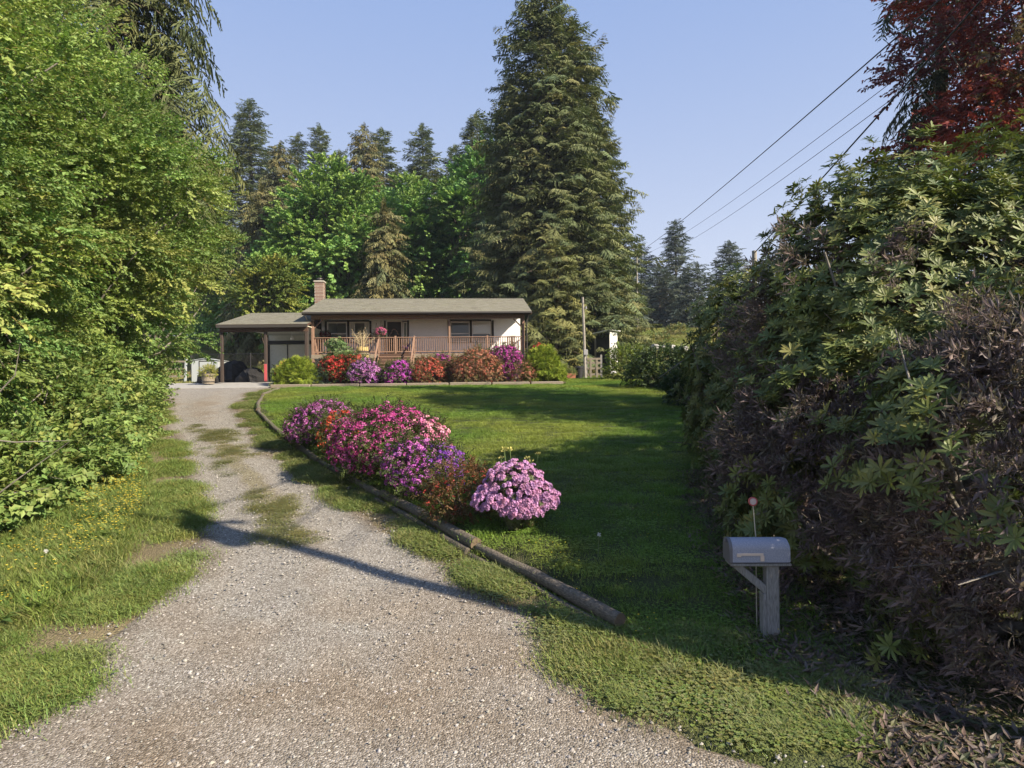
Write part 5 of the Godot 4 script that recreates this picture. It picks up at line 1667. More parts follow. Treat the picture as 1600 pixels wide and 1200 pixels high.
func build_hedge() -> void:
	var q := Vector3(5.0, 0.1, -6.6)
	var rel := func(a: Array) -> Array: return a.map(func(l: Array) -> Array: return [l[0] - q, l[1]])
	rhodo("huge rhododendron with withered lower leaves browned for shade towering behind the mailbox", q, rel.call([[Vector3(5.7, 1.5, -5.5), Vector3(2.1, 2.1, 1.7)], [Vector3(4.9, 2.3, -7.9), Vector3(2.0, 3.0, 1.7)], [Vector3(7.2, 2.7, -8.2), Vector3(2.3, 3.1, 2.0)], [Vector3(3.95, 1.4, -7.1), Vector3(1.5, 1.7, 1.4)], [Vector3(4.4, 1.4, -5.15), Vector3(1.5, 1.75, 1.15)]]), 140.0, 0.0)
	q = Vector3(5.1, 0.6, -11.2)
	rel = func(a: Array) -> Array: return a.map(func(l: Array) -> Array: return [l[0] - q, l[1]])
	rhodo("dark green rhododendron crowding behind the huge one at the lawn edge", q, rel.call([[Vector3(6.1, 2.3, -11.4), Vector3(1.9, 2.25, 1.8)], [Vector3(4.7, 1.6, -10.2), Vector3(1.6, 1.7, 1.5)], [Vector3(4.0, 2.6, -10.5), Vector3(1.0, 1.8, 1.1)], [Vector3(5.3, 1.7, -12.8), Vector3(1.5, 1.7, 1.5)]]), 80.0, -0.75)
	q = Vector3(6.7, 1.1, -15.6)
	rel = func(a: Array) -> Array: return a.map(func(l: Array) -> Array: return [l[0] - q, l[1]])
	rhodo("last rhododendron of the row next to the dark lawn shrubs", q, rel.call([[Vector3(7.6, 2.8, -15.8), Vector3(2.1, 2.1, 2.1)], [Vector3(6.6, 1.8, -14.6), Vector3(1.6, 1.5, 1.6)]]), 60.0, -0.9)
	# shrubs between the lawn and the meadow
	var dark := [Color(0.05, 0.085, 0.03), Color(0.07, 0.105, 0.035), Color(0.045, 0.07, 0.03)]
	var G := "shrubs between the lawn and the meadow"
	mound("dark green shrub drooping onto the lawn next to the rhododendrons", on_land(6.5, -20.8), [[Vector3(0, 0.7, 0), Vector3(1.1, 0.7, 1.0)], [Vector3(-0.6, 0.4, 0.3), Vector3(0.75, 0.4, 0.7)], [Vector3(0.6, 0.8, -0.3), Vector3(1.0, 0.75, 0.9)]], dark, ME.bramble, 0.85, 60.0, G)
	mound("broad dark green shrub in front of the boulders", on_land(6.5, -26.6), [[Vector3(0, 0.8, 0), Vector3(1.2, 0.75, 1.0)], [Vector3(-0.8, 0.45, 0.2), Vector3(0.7, 0.45, 0.7)], [Vector3(0.9, 0.65, 0), Vector3(0.9, 0.6, 0.8)]], dark, ME.bramble, 0.9, 55.0, G)
	mound("dark rounded shrub filling the gap behind the last rhododendron", on_land(8.6, -24.5), [[Vector3(0, 0.75, 0), Vector3(1.4, 0.75, 1.2)], [Vector3(0.9, 0.9, 0), Vector3(1.1, 0.75, 1.0)]], dark, ME.bramble, 0.9, 45.0, G)
	mound("sunlit yellow green shrub beside the slatted gate", on_land(6.3, -33.6), [[Vector3(0, 0.85, 0), Vector3(1.0, 0.8, 0.8)], [Vector3(0.8, 0.7, 0.2), Vector3(0.8, 0.65, 0.7)], [Vector3(-0.4, 0.4, 0.3), Vector3(0.7, 0.45, 0.6)]], [Color(0.17, 0.22, 0.05), Color(0.22, 0.27, 0.06), Color(0.13, 0.17, 0.045)], ME.bramble, 0.9, 50.0, G)
	mound("yellow green sapling thicket in front of the meadow", on_land(9.8, -40.0), [[Vector3(0, 0.4, 0), Vector3(1.2, 0.42, 0.9)], [Vector3(1.6, 0.5, 0), Vector3(1.2, 0.5, 0.9)], [Vector3(3.0, 0.5, 0.2), Vector3(1.3, 0.5, 0.9)]], [Color(0.15, 0.21, 0.05), Color(0.12, 0.17, 0.045), Color(0.20, 0.24, 0.06)], ME.bramble, 1.1, 36.0, G)
	for i in 2:
		mound(["small bright shrub on the meadow above the boulders", "pale leaved shrub on the upper meadow"][i], on_land([14.5, 19.0][i], [-60.0, -70.0][i]), one_lump(2.2, 0.9, 1.6), [Color(0.16, 0.21, 0.06), Color(0.12, 0.16, 0.05), Color(0.24, 0.22, 0.09)], ME.bramble, 1.5, 18.0, "scrub on the meadow")
	# copper red maple and a weeping conifer behind the rhododendrons
	leaf_tree("red_maple", "dark red leaved maple rising behind the rhododendrons", on_land(12.9, -14.4), 13.0, 5.2, 3.3, 3.0, [Color(0.20, 0.05, 0.055), Color(0.27, 0.055, 0.05), Color(0.17, 0.05, 0.07), Color(0.42, 0.08, 0.06), Color(0.12, 0.085, 0.05)], ME.red_maple, 0.9, 115, 36, "", M.bark_grey, 0.15)
	conifer("hemlock_tree", "tall dark hemlock with hanging boughs beside the red maple", on_land(12.3, -17.4), 17.0, 2.6, [Color(0.045, 0.06, 0.035), Color(0.055, 0.07, 0.04), Color(0.07, 0.08, 0.045)], ME.hemlock, 1.0, 0.46, "", 0.75, 0.12, 0.6, 0.42)
	# litter under the rhododendrons
	var lit := Many.new()
	for i in 9000:
		var d := rng.randf_range(3.4, 11.5)
		var x := along(HEDGE, d) + rng.randf_range(-0.35, 2.6) * rng.randf()
		var c: Color = [Color(0.16, 0.12, 0.11), Color(0.12, 0.09, 0.08), Color(0.2, 0.16, 0.13), Color(0.09, 0.1, 0.05)][rng.randi() % 4]
		lit.add(Basis.from_euler(Vector3(rng.randf_range(-0.5, 0.5), rng.randf() * TAU, rng.randf_range(-0.5, 0.5))) * rng.randf_range(0.6, 1.2), on_land(x, -d, 0.015), jitter(c, 0.25))
	var lb := Build.new()
	lb.leaf(Vector3(0, 0.01, -0.06), Vector3(0, 0.1, 1).normalized(), Vector3.UP, 0.12, 0.035, 0.2, Color.WHITE, 0.1)
	lb.leaf(Vector3(0.04, 0.02, -0.02), Vector3(0.8, 0.1, 0.5).normalized(), Vector3.UP, 0.1, 0.03, 0.2, Color.WHITE, -0.1)
	var ln := lit.node("fallen_leaves", lb.mesh(), M.leaf)
	add_child(ln)
	tag(ln, "brown fallen leaves and litter under the rhododendrons", "leaf litter", "", "stuff")

# ------------------------------------------------------------------ mailbox
func build_mailbox() -> void:
	var gy := land(2.42, -5.75)
	var t := thing("mailbox", "bluish grey rounded metal mailbox on a braced wooden post by the rhododendron", "mailbox", Vector3(2.42, gy, -5.75), deg_to_rad(-2.0))
	var bot := 0.80 - gy
	block("post", Vector3(0, (bot + 0.08) * 0.5 - 0.15, 0), Vector3(0.118, bot + 0.22, 0.115), M.post_wood, t, 0.012)
	block("side_plank", Vector3(-0.078, bot * 0.28, 0.004), Vector3(0.035, bot * 0.62, 0.1), M.post_wood, t, 0.006)
	block("platform", Vector3(-0.12, bot - 0.012, 0), Vector3(0.56, 0.026, 0.17), M.post_wood, t, 0.006)
	block("brace", Vector3(-0.19, bot - 0.15, 0), Vector3(0.07, 0.39, 0.075), M.post_wood, t, 0.008, Basis(Vector3(0, 0, 1), 0.86))
	# tunnel shaped box along x
	var body := Build.new()
	var x0 := -0.41
	var x1 := 0.15
	var w := 0.095
	var prof := []
	prof.append(Vector2(-w, 0.0))
	for i in 13:
		var a := PI * (1.0 - i / 12.0)
		prof.append(Vector2(cos(a) * w, 0.115 + sin(a) * w))
	prof.append(Vector2(w, 0.0))
	for i in prof.size() - 1:
		var p: Vector2 = prof[i]
		var q: Vector2 = prof[i + 1]
		var np := Vector3(0, maxf(p.y - 0.115, 0.0), p.x).normalized()
		var nq := Vector3(0, maxf(q.y - 0.115, 0.0), q.x).normalized()
		var segs := [x0, x1 - 0.05, x1 - 0.012, x1]
		var sc := [1.0, 1.0, 0.95, 0.84]
		for s in 3:
			var a0 := Vector3(segs[s], 0.02 + (p.y - 0.0) * sc[s], p.x * sc[s])
			var a1 := Vector3(segs[s], 0.02 + (q.y - 0.0) * sc[s], q.x * sc[s])
			var b0 := Vector3(segs[s + 1], 0.02 + p.y * sc[s + 1], p.x * sc[s + 1])
			var b1 := Vector3(segs[s + 1], 0.02 + q.y * sc[s + 1], q.x * sc[s + 1])
			var off := Vector3(0, bot - 0.005, 0)
			var ctr := Vector3((x0 + x1) * 0.5, bot + 0.09, 0)
			var k := (b1 + off - (a0 + off)).cross(b0 - a0)
			if k.dot(np) > 0.0:
				body.smooth(a0 + off, b0 + off, b1 + off, np, np, nq)
				body.smooth(a0 + off, b1 + off, a1 + off, np, nq, nq)
			else:
				body.smooth(a0 + off, b1 + off, b0 + off, np, nq, np)
				body.smooth(a0 + off, a1 + off, b1 + off, np, nq, nq)
	put("box", body, M.mail_metal, t)
	var back := []
	var front := []
	for p in prof:
		back.append(Vector3(x1 - 0.002, bot + 0.015 + p.y * 0.84, p.x * 0.84))
		front.append(Vector3(x0 - 0.006, bot + 0.012 + p.y * 1.03, p.x * 1.04))
	var bk := Build.new()
	bk.face(back, Vector3(0, bot + 0.1, 0))
	bk.quad(Vector3(x0, bot + 0.016, -w), Vector3(x0, bot + 0.016, w), Vector3(x1, bot + 0.016, w * 0.84), Vector3(x1, bot + 0.016, -w * 0.84))
	put("back_plate", bk, M.mail_metal, t)
	var dr := Build.new()
	dr.face(front, Vector3(0, bot + 0.1, 0))
	for i in front.size() - 1:
		dr.quad(front[i], front[i + 1], front[i + 1] + Vector3(0.03, 0, 0), front[i] + Vector3(0.03, 0, 0))
	var door := put("door", dr, M.mail_dark, t)
	door.set_meta("label", "dark weathered door at the end of the box")
	block("latch", Vector3(x0 - 0.012, bot + 0.2, 0), Vector3(0.014, 0.035, 0.03), M.mail_dark, door, 0.004)
	# the flag folded along the side
	var fl := Node3D.new()
	fl.name = "flag"
	t.add_child(fl)
	fl.set_meta("label", "faded cream signal flag folded down along the side")
	block("arm", Vector3(-0.225, bot + 0.092, w + 0.008), Vector3(0.24, 0.024, 0.006), M.mail_flag, fl, 0.002)
	block("tip", Vector3(-0.115, bot + 0.054, w + 0.008), Vector3(0.036, 0.052, 0.0062), M.mail_flag, fl, 0.002)
	block("pivot", Vector3(-0.33, bot + 0.084, w + 0.01), Vector3(0.04, 0.03, 0.01), M.mail_flag, fl, 0.003)
	# reflector on a thin rod behind the box
	var r := thing("reflector_stake", "round red rimmed pale reflector on a thin rod rising behind the mailbox", "reflector", Vector3(2.33, gy, -5.9))
	var rod := Build.new()
	rod.tube([Vector3(0.01, -0.1, 0), Vector3(0.01, 0.9, 0), Vector3(-0.012, 1.3 - gy, 0)], [0.006, 0.006, 0.005], 6)
	put("rod", rod, mat(0.42, 0.38, 0.3, 0.6), r)
	var disc := Build.new()
	disc.tube([Vector3(-0.014, 1.335 - gy, -0.008), Vector3(-0.014, 1.335 - gy, 0.006)], [0.044, 0.044], 18)
	put("rim", disc, mat(0.42, 0.08, 0.08, 0.5), r)
	var lens := Build.new()
	lens.tube([Vector3(-0.014, 1.335 - gy, 0.004), Vector3(-0.014, 1.335 - gy, 0.010)], [0.034, 0.030], 18)
	put("lens", lens, mat(0.52, 0.42, 0.40, 0.35), r)

# ------------------------------------------------------------------ poles and wires
func wire(label: String, a: Vector3, b: Vector3, sag: float, r: float) -> void:
	var w := Build.new()
	var pts := []
	var rad := []
	for i in 41:
		var f := i / 40.0
		pts.append(a.lerp(b, f) - Vector3(0, sag * 4.0 * f * (1.0 - f), 0))
		rad.append(r)
	w.tube(pts, rad, 5, Color.WHITE, false)
	tag(put("power_line", w, M.wire), label, "power line", "overhead lines")

func utility_pole(label: String, at: Vector3, h: float, arm: bool, can: bool) -> void:
	var t := thing("utility_pole", label, "pole", at)
	var b := Build.new()
	b.tube([Vector3(0, -0.4, 0), Vector3(0, h * 0.5, 0), Vector3(0, h, 0)], [0.14, 0.12, 0.1], 12, Color.WHITE, true, 0.03)
	put("shaft", b, M.pole_wood, t)
	if arm:
		block("crossarm", Vector3(0, h - 0.35, 0.17), Vector3(1.9, 0.1, 0.1), M.pole_wood, t, 0.01)
		for x in [-0.85, 0.0, 0.85]:
			var i := Build.new()
			i.lathe([Vector2(0.03, 0.0), Vector2(0.05, 0.04), Vector2(0.035, 0.07), Vector2(0.05, 0.1), Vector2(0.02, 0.15)], 10, Vector3(x, h - 0.3, 0.17))
			put("insulator", i, M.metal_grey, t)
	if can:
		var c := Build.new()
		c.lathe([Vector2(0.0, 0.0), Vector2(0.24, 0.0), Vector2(0.25, 0.9), Vector2(0.18, 1.0), Vector2(0.0, 1.02)], 16, Vector3(-0.42, h - 1.75, 0.0))
		put("transformer", c, M.metal_grey, t)
		block("transformer_bracket", Vector3(-0.16, h - 1.3, 0.0), Vector3(0.14, 0.12, 0.1), M.metal_grey, t)

func build_poles() -> void:
	var n := Vector3(8.2, 0.0, -1.3)
	utility_pole("wooden utility pole with a transformer standing by the road", n, 11.3, true, true)
	var f := on_land(17.4, -84.0)
	utility_pole("far wooden utility pole on the meadow edge", f, 10.6, true, false)
	var s := on_land(10.4, -26.0)
	utility_pole("short wooden pole behind the rhododendron row", s, 5.8, false, false)
	wire("thick power line running from the pole top up to the far pole", n + Vector3(0, 9.55, 0.1), f + Vector3(0, 10.5, 0), 0.5, 0.02)
	wire("thin upper power line on the crossarm ends beside the thick line", n + Vector3(0.85, 9.4, 0.17), f + Vector3(0.85, 10.3, 0.17), 0.9, 0.010)
	wire("thin lower power line sagging below the crossarm lines", n + Vector3(0.7, 9.15, 0.17), f + Vector3(1.0, 9.5, 0.17), 1.2, 0.010)
	wire("thick service cable dropping behind the rhododendrons", n + Vector3(0, 11.2, 0), s + Vector3(0, 5.7, 0), 0.05, 0.022)

# ------------------------------------------------------------------ the wood behind the house
func build_forest() -> void:
	var fir := [Color(0.152, 0.185, 0.085), Color(0.179, 0.206, 0.094), Color(0.125, 0.157, 0.080)]
	var cedar := [Color(0.189, 0.176, 0.078), Color(0.156, 0.159, 0.072), Color(0.215, 0.195, 0.091), Color(0.130, 0.143, 0.065)]
	var big := [Color(0.125, 0.155, 0.068), Color(0.145, 0.17, 0.072), Color(0.105, 0.13, 0.06), Color(0.17, 0.18, 0.08)]
	var blue := [Color(0.096, 0.120, 0.090), Color(0.110, 0.132, 0.098), Color(0.084, 0.106, 0.082)]
	var W := "conifers in the wood behind the house"
	# x, z, height, radius, palette, label
	var list := [
		[-36.1, -85.0, 32.3, 5.6, fir, "tallest fir rising alone at the sky gap beside the leafy thicket tree"],
		[-26.3, -70.0, 22.3, 4.9, cedar, "olive brown cedar below the tallest fir"],
		[-33.3, -96.0, 31.0, 2.6, fir, "slim fir tip between the olive cedar and the maple crown"],
		[-29.9, -96.0, 32.2, 3.6, fir, "pointed fir standing over the broad bright maple"],
		[-28.4, -102.0, 30.2, 2.5, fir, "small far fir tip above the broad bright maple"],
		[-18.6, -78.0, 26.1, 5.2, cedar, "tall brown tinged cedar beside the broad bright maple"],
		[-18.3, -88.0, 28.7, 3.4, fir, "fir showing just behind the tall brown tinged cedar"],
		[-12.8, -90.0, 29.9, 4.6, fir, "lone pointed fir above the middle of the house roof"],
		[-8.1, -92.0, 27.5, 3.2, fir, "low fir beside the dark maple"],
		[-4.2, -80.0, 28.1, 4.6, fir, "fir leaning out behind the big cedar group"],
		[-21.9, -54.0, 15.3, 3.3, cedar, "lower olive cedar near the carport roof"],
		[-10.2, -49.5, 13.0, 2.5, cedar, "short brown cedar just behind the house ridge"],
		[24.5, -115.0, 16.2, 4.6, blue, "bluish fir beyond the meadow next to the big cedars"],
		[30.3, -112.0, 20.1, 4.4, blue, "taller bluish fir standing free beyond the meadow"],
		[18.3, -100.0, 11.4, 4.0, blue, "low bluish fir at the meadow edge by the far pole"],
		[25.3, -104.0, 11.0, 4.0, blue, "short bluish fir between the two tall bluish firs"],
		[30.0, -98.0, 10.5, 4.4, blue, "short dark fir half hidden by the rhododendron"],
		[39.5, -110.0, 16.1, 5.0, blue, "bluish fir mostly hidden behind the rhododendrons"],
		[-19.4, -105.0, 28.0, 5.2, fir, "fir in the back row of the wood"],
		[-11.1, -100.0, 25.5, 5.2, fir, "fir in the back row of the wood"],
		[-38.4, -100.0, 25.3, 5.2, fir, "fir in the back row of the wood"],
		[-26.4, -92.0, 22.0, 5.2, fir, "fir in the back row of the wood"],
		[-44.0, -90.0, 25.9, 5.2, fir, "fir in the back row of the wood"],
		[-1.9, -72.0, 19.4, 4.6, fir, "fir in the back row of the wood"],
		[-51.4, -95.0, 31.5, 5.6, fir, "fir in the back row of the wood"],
		[-14.0, -84.0, 17.0, 4.6, fir, "fir in the back row of the wood"],
		[-7.0, -78.0, 16.0, 4.4, fir, "fir in the back row of the wood"],
		[-30.0, -80.0, 18.0, 4.6, fir, "fir in the back row of the wood"],
		[5.0, -84.0, 20.0, 5.0, fir, "fir in the back row of the wood"],
		[11.5, -90.0, 15.0, 4.5, fir, "fir in the back row of the wood"],
	]
	for t in list:
		var is_cedar: bool = t[4] == cedar
		conifer("cedar_tree" if is_cedar else "fir_tree", t[5], on_land(t[0], t[1]), t[2], t[3] * 1.28, t[4], ME.cedar_frond if is_cedar else ME.fir_frond, 1.4, 0.46, W, 0.4 if is_cedar else 0.15, 0.06, 0.74, 0.1, 0.35)
	var C := "big cedars beside the house"
	conifer("cedar_tree", "tallest of the big cedars beside the house", on_land(2.9, -48.0), 30.0, 6.3, big, ME.big_frond, 1.2, 0.36, C, 0.22, 0.03, 0.56, 0.16, 0.5)
	conifer("cedar_tree", "second big cedar whose top shows beside the tallest one", on_land(5.3, -50.0), 28.0, 5.4, big, ME.big_frond, 1.2, 0.36, C, 0.22, 0.03, 0.55, 0.16, 0.5)
	conifer("cedar_tree", "lower big cedar on the meadow side of the group", on_land(7.3, -52.0), 21.0, 3.7, big, ME.big_frond, 1.2, 0.36, C, 0.22, 0.03, 0.6, 0.16, 0.5)
	conifer("cedar_tree", "dark big cedar on the maple side of the group", on_land(0.2, -53.0), 24.1, 5.4, big, ME.big_frond, 1.2, 0.36, C, 0.22, 0.03, 0.65, 0.16, 0.5)
	conifer("cedar_tree", "young bright cedar at the end of the porch", on_land(3.2, -42.5), 9.1, 2.6, [Color(0.155, 0.165, 0.06), Color(0.185, 0.19, 0.07), Color(0.12, 0.135, 0.052)], ME.big_frond, 1.0, 0.34, C, 0.3, 0.03, 0.6, 0.1, 0.4)
	conifer("cedar_tree", "small drooping cedar behind the service pole", on_land(6.2, -45.6), 8.5, 2.6, big, ME.big_frond, 1.0, 0.34, C, 0.3, 0.03, 0.6, 0.1, 0.4)
	var leaf := [Color(0.202, 0.329, 0.079), Color(0.232, 0.367, 0.089), Color(0.172, 0.292, 0.072), Color(0.269, 0.397, 0.108)]
	var deep := [Color(0.173, 0.309, 0.084), Color(0.218, 0.364, 0.092), Color(0.146, 0.264, 0.076)]
	var Y := "maples in the wood behind the house"
	leaf_tree("maple_tree", "broad bright green maple behind the chimney", on_land(-15.2, -53.0), 17.4, 1.5, 5.3, 4.4, leaf, ME.maple, 0.85, 260, 28, Y, M.bark, 0.17)
	leaf_tree("maple_tree", "bright maple between the brown cedar and the lone fir", on_land(-10.5, -66.0), 18.3, 3.0, 3.9, 3.5, leaf, ME.maple, 0.95, 120, 26, Y, M.bark, 0.2)
	leaf_tree("maple_tree", "tall deep green maple against the big cedars", on_land(-3.4, -65.0), 21.2, 2.0, 4.4, 4.0, deep, ME.maple, 0.95, 170, 26, Y, M.bark, 0.2)
	leaf_tree("maple_tree", "smaller maple in front of the olive cedar", on_land(-19.2, -52.0), 11.6, 1.5, 2.8, 2.6, leaf, ME.maple, 0.9, 90, 24, Y, M.bark, 0.22)
	leaf_tree("maple_tree", "maple deep in the wood behind the house ridge", on_land(-7.6, -72.0), 14.8, 3.0, 3.6, 3.0, deep, ME.maple, 0.95, 90, 24, Y, M.bark, 0.22)
	leaf_tree("maple_tree", "half hidden maple behind the short brown cedar", on_land(-14.6, -71.0), 17.0, 3.0, 3.4, 3.0, deep, ME.maple, 0.95, 90, 24, Y, M.bark, 0.22)
	leaf_tree("maple_tree", "light yellow green young tree above the carport roof", on_land(-18.6, -47.0), 9.0, 3.2, 2.4, 2.2, [Color(0.21, 0.25, 0.05), Color(0.25, 0.28, 0.06), Color(0.17, 0.22, 0.045)], ME.maple, 0.55, 90, 30, Y, M.bark, 0.2)
	leaf_tree("maple_tree", "low leafy tree on the slope behind the garden shed", on_land(-27.0, -60.0), 11.0, 2.6, 4.2, 3.5, leaf, ME.maple, 0.8, 110, 26, Y, M.bark, 0.2)
	# undergrowth along the wood edge
	var und := Many.new()
	for i in 900:
		var x := rng.randf_range(-48.0, 8.0)
		var z := rng.randf_range(-82.0, -57.0) - absf(x + 10.0) * 0.1
		und.add(aim((Vector3.UP + rnd_dir() * 0.9).normalized(), rnd_dir(), rng.randf_range(0.9, 1.9)), on_land(x, z, rng.randf_range(0.2, 1.6)), jitter(deep[rng.randi() % 3], 0.25, 0.1))
	var un := und.node("undergrowth", ME.maple, M.leaf)
	add_child(un)
	tag(un, "leafy undergrowth on the floor of the wood", "undergrowth", "", "stuff")

# ------------------------------------------------------------------ the leafy side of the drive
func build_thicket() -> void:
	var leaf := [Color(0.195, 0.293, 0.078), Color(0.234, 0.325, 0.091), Color(0.163, 0.254, 0.068), Color(0.273, 0.345, 0.111)]
	leaf_tree("hazel_tree", "big dense hazel tree overhanging the drive", on_land(-12.0, -14.2), 10.4, 0.3, 4.2, 4.0, leaf, ME.hazel, 1.0, 470, 64, "leafy trees beside the drive", M.bark_grey, 0.13, Vector3(0.4, 0, 0.2), 0.62)
	leaf_tree("hazel_tree", "hazel tree with bare lower twigs towards the road", on_land(-11.2, -8.8), 11.0, 0.0, 4.2, 3.4, leaf, ME.hazel, 1.0, 400, 60, "leafy trees beside the drive", M.bark_grey, 0.14, Vector3(0.4, 0, 0.0), 0.62)
	leaf_tree("hazel_tree", "lighter leafy tree reaching over the carport roof", on_land(-14.9, -24.6), 11.0, 3.4, 3.0, 3.0, [Color(0.21, 0.285, 0.08), Color(0.24, 0.305, 0.095), Color(0.175, 0.24, 0.07)], ME.hazel, 1.1, 260, 44, "leafy trees beside the drive", M.bark_grey, 0.16, Vector3(0.3, 0, 0.0), 0.6)
	conifer("hemlock_tree", "tall hemlock with drooping boughs behind the dense hazel", on_land(-12.9, -19.6), 20.5, 4.6, [Color(0.10, 0.12, 0.05), Color(0.12, 0.135, 0.055), Color(0.085, 0.10, 0.045)], ME.hemlock, 1.25, 0.4, "", 0.55, 0.42, 0.5, 0.1)
	# brambles along the foot
	var br := [Color(0.175, 0.269, 0.073), Color(0.213, 0.300, 0.083), Color(0.150, 0.225, 0.062), Color(0.250, 0.312, 0.094)]
	var spots := [[-8.3, -7.0, 1.5, 1.5], [-8.6, -9.0, 1.6, 1.7], [-8.8, -11.0, 1.5, 2.1], [-9.5, -12.8, 1.4, 2.5], [-10.6, -14.9, 1.5, 2.4], [-12.0, -17.2, 1.6, 2.6], [-13.6, -19.8, 1.7, 2.8], [-15.8, -23.0, 1.8, 2.8]]
	var what := ["next to the buttercup patch by the road", "behind the buttercups", "where the grass verge narrows", "below the dense hazel", "with twigs leaning on the drive edge", "beside the upper wheel track", "below the hemlock boughs", "closest to the concrete apron"]
	for i in spots.size():
		var s: Array = spots[i]
		mound("tangled bramble bush " + what[i], on_land(s[0], s[1]), [[Vector3(0, s[3] * 0.5, 0), Vector3(s[2], s[3] * 0.5, s[2])], [Vector3(s[2] * 0.45, s[3] * 0.28, 0.2), Vector3(s[2] * 0.6, s[3] * 0.3, s[2] * 0.8)], [Vector3(-0.4, s[3] * 0.75, -0.3), Vector3(s[2] * 0.8, s[3] * 0.4, s[2] * 0.8)]], br, ME.bramble if i < 4 else ME.hazel, 0.9 if i < 4 else 1.05, 70.0, "brambles along the drive", "bramble_bush", null, 0.15, 0.7)
	# bare twigs showing through
	var tw := Build.new()
	for i in 130:
		var d := rng.randf_range(6.5, 15.0)
		var x := along(LEFT, d) - rng.randf_range(2.4, 4.0)
		var p := on_land(x, -d, rng.randf_range(0.2, 2.6))
		var e := p + Vector3(rng.randf_range(-0.3, 1.0), rng.randf_range(-0.2, 0.9), rng.randf_range(-0.6, 0.6))
		tw.tube([p, p.lerp(e, 0.5) + rnd_dir() * 0.12, e], [0.014, 0.01, 0.003], 4, Color.WHITE, false)
	tag(put("bare_twigs", tw, M.bark_grey), "bare grey twigs tangled through the brambles", "twigs", "", "stuff")

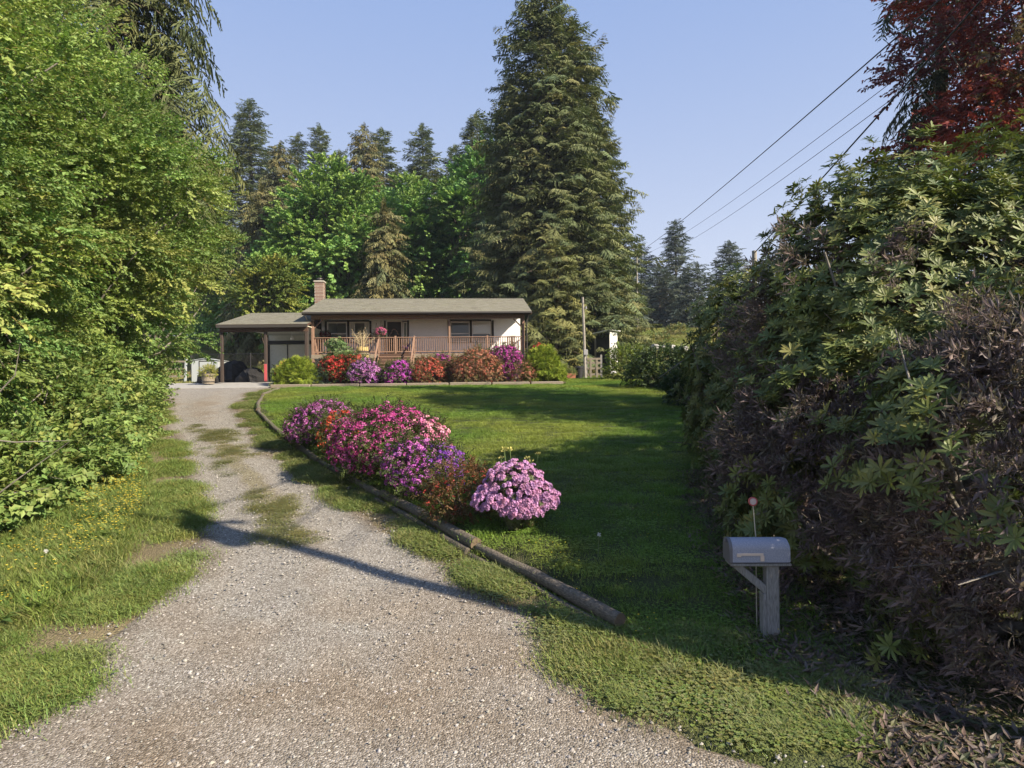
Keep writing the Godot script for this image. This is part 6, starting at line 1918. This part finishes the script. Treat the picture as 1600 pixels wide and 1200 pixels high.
# ------------------------------------------------------------------ grass and small flowers
func build_grass() -> void:
	var lawn := Many.new()
	var lawn2 := Many.new()
	var cups := Many.new()
	var z := -5.6
	var step := 0.34
	while z > -42.0:
		var d := -z
		var x0 := along(LOGS, d) + 0.12 if d < 28.6 else -10.8
		if d < 5.9:
			x0 = along(RIGHT, d) + 0.5
		if d > 30.0:
			x0 = 2.8
		var x := x0
		var x1 := along(HEDGE, d) + 0.7 if d < 21.0 else 12.0
		while x < x1:
			var p := on_land(x + rng.randf_range(-0.12, 0.12), z + rng.randf_range(-0.12, 0.12))
			var yel := clampf(0.35 + 1.5 * nz.get_noise_2d(x * 10.0 + 17.0, z * 10.0), 0.0, 1.0)
			var col := Color(0.17, 0.285, 0.048).lerp(Color(0.28, 0.33, 0.065), yel)
			col *= 0.9 + 0.4 * nz.get_noise_2d(x * 45.0, z * 45.0)
			var b := Basis(Vector3.UP, rng.randf() * TAU).scaled(Vector3(1, rng.randf_range(0.75, 1.25), 1))
			(lawn if rng.randf() < 0.6 else lawn2).add(b, p, col)
			if d < 11.5 and x > -0.2 and nz.get_noise_2d(x * 25.0, z * 25.0) > -0.1 and rng.randf() < 0.55:
				cups.add(Basis(Vector3.UP, rng.randf() * TAU), p, jitter(Color(0.72, 0.55, 0.03), 0.15, 0.05))
			x += step
		z -= step * (1.0 if d < 14.0 else 1.15)
	var g := lawn.node("lawn_grass", ME.turf_short, M.grass)
	add_child(g)
	tag(g, "mown green lawn rising to the house", "grass", "", "stuff")
	g = lawn2.node("lawn_tufts", ME.turf_fine, M.grass)
	add_child(g)
	tag(g, "taller grass tufts and clover in the lawn", "grass", "", "stuff")
	g = cups.node("lawn_buttercups", ME.low_cups, M.petal)
	add_child(g)
	tag(g, "tiny yellow buttercups in the shaded lawn", "flowers", "", "stuff")
	# verges
	var thin := Many.new()
	var fine := Many.new()
	var long_ := Many.new()
	var weeds := Many.new()
	var yellow := Many.new()
	for i in 3600:
		# strip between the drive and the logs
		var d := 4.2 + pow(rng.randf(), 1.3) * 25.0
		var a := along(RIGHT, d) - 0.1
		var e := along(LOGS, d) - 0.12 if d > 5.9 else along(HEDGE, d) + 0.3
		var x := rng.randf_range(a, e)
		var n := nz.get_noise_2d(x * 28.0, d * 28.0) + 0.25 * smoothstep(0.0, 0.6, x - a) - 0.05
		if n > rng.randf_range(-0.1, 0.3) and in_drive(x, -d) < 0.05 + 0.3 * rng.randf():
			var col := Color(0.16, 0.23, 0.055).lerp(Color(0.27, 0.25, 0.12), rng.randf() * 0.85)
			(fine if n > 0.4 and rng.randf() < 0.6 else thin).add(Basis(Vector3.UP, rng.randf() * TAU), on_land(x, -d), jitter(col, 0.2, 0.1))
			if rng.randf() < 0.25:
				if rng.randf() < 0.5:
					long_.add(Basis(Vector3.UP, rng.randf() * TAU).scaled(Vector3(0.6, rng.randf_range(0.25, 0.6), 0.6)), on_land(x, -d), jitter(col, 0.2, 0.1))
				weeds.add(Basis(Vector3.UP, rng.randf() * TAU) * rng.randf_range(0.4, 0.9), on_land(x, -d), jitter(Color(0.11, 0.17, 0.045), 0.2, 0.1))
	for i in 1300:
		# crown of the drive between the wheel tracks
		var d := rng.randf_range(8.3, 19.0)
		var t := 0.53 + 0.12 * rng.randfn()
		var x := lerpf(along(LEFT, d), along(RIGHT, d), t)
		if nz.get_noise_2d(x * 30.0, d * 20.0) > rng.randf_range(-0.1, 0.35):
			thin.add(Basis(Vector3.UP, rng.randf() * TAU).scaled(Vector3(0.8, 0.7, 0.8)), on_land(x, -d, -0.012), jitter(Color(0.21, 0.215, 0.085), 0.2, 0.12))
	for i in 8200:
		# the verge under the brambles
		var d := 3.6 + pow(rng.randf(), 1.25) * 20.0
		var e := along(LEFT, d) + 0.12
		var x := e - pow(rng.randf(), 1.1) * (6.0 if d < 7.0 else 4.4 - smoothstep(7.0, 14.0, d) * 2.0)
		var off := e - x
		var n := nz.get_noise_2d(x * 22.0 + 60.0, d * 22.0)
		# a bare earth track crosses the verge towards the road
		var track := absf(d - (5.9 - (x + 4.0) * 0.12))
		if (off < 1.0 and n < rng.randf_range(-0.15, 0.45) * (1.0 - off)) or (track < 0.28 and rng.randf() < 0.45 and off > 0.3):
			continue
		var p := on_land(x, -d)
		if in_drive(x, -d) > 0.12:
			continue
		var b := Basis(Vector3.UP, rng.randf() * TAU)
		var col := Color(0.155, 0.235, 0.052).lerp(Color(0.27, 0.27, 0.10), pow(rng.randf(), 1.5))
		if off < 0.9 or d < 6.0:
			fine.add(b * rng.randf_range(0.8, 1.2), p, jitter(col, 0.2, 0.1))
			if rng.randf() < 0.3:
				weeds.add(b * rng.randf_range(0.5, 1.2), p, jitter(Color(0.12, 0.19, 0.05), 0.2, 0.1))
			if rng.randf() < 0.25:
				long_.add(b.scaled(Vector3(0.7, rng.randf_range(0.3, 0.7), 0.7)), p, jitter(col, 0.2, 0.1))
		else:
			long_.add(b.scaled(Vector3(1, rng.randf_range(0.55, 1.2), 1)), p, jitter(col, 0.2, 0.1))
			if rng.randf() < 0.45:
				weeds.add(b * rng.randf_range(0.8, 1.9), p + Vector3(0, rng.randf_range(0.0, 0.15), 0), jitter(Color(0.13, 0.2, 0.05), 0.2, 0.1))
			if off > 0.9 and d < 12.5 and d > 4.2 and rng.randf() < 0.4 and nz.get_noise_2d(x * 14.0, d * 14.0) > rng.randf_range(-0.45, 0.3):
				yellow.add(b * rng.randf_range(0.8, 1.3), p, jitter(Color(0.78, 0.62, 0.09), 0.15, 0.05))
	var defs := [[thin, "verge_grass_sparse", ME.turf_thin, M.grass, "sparse short grass on the stony drive edges", "grass"], [fine, "verge_grass", ME.turf_fine, M.grass, "green grass along the drive edges", "grass"], [long_, "tall_grass", ME.turf_long, M.grass, "tall grass on the verge below the brambles", "grass"], [weeds, "verge_weeds", ME.weed, M.leaf, "broad leaved weeds on the verges", "weeds"], [yellow, "verge_buttercups", ME.cups, M.petal, "yellow buttercups among the tall verge grass", "flowers"]]
	for q in defs:
		var o: MultiMeshInstance3D = q[0].node(q[1], q[2], q[3])
		add_child(o)
		tag(o, q[4], q[5], "", "stuff")
	# meadow
	var mead := Many.new()
	for i in 5200:
		var d := rng.randf_range(41.0, 82.0)
		var x := rng.randf_range(-34.0, 34.0)
		var dry := clampf(0.5 + 1.4 * nz.get_noise_2d(x * 6.0, d * 6.0), 0.0, 1.0)
		mead.add(Basis(Vector3.UP, rng.randf() * TAU).scaled(Vector3(1, rng.randf_range(0.5, 1.2), 1)), on_land(x, -d), jitter(Color(0.23, 0.27, 0.075).lerp(Color(0.36, 0.32, 0.14), dry), 0.15, 0.08))
	g = mead.node("meadow_grass", ME.turf_far, M.grass)
	add_child(g)
	tag(g, "sunlit yellow green meadow grass rising to the wood", "grass", "", "stuff")
	# dandelion clocks
	for s in [[-6.1, -6.6], [-6.5, -6.9], [-5.9, -6.4], [-5.7, -7.4], [1.0, -7.3]]:
		var t := thing("dandelion", "white dandelion clock " + ("on the shaded lawn near the log end" if s[0] > 0.0 else "among the buttercups on the verge"), "flower", on_land(s[0], s[1]), 0.0, "dandelion clocks")
		var st := Build.new()
		st.tube([Vector3.ZERO, Vector3(0.01, 0.15, 0), Vector3(0.02, 0.3, 0)], [0.004, 0.0035, 0.003], 5, Color.WHITE, false)
		put("stalk", st, mat(0.16, 0.2, 0.08), t)
		var hd := Build.new()
		for k in 70:
			var dd := rnd_dir()
			hd.blade(Vector3(0.02, 0.3, 0), dd, rnd_dir(), 0.03, 0.008)
		put("seed_head", hd, mat(0.6, 0.6, 0.57, 0.9), t)
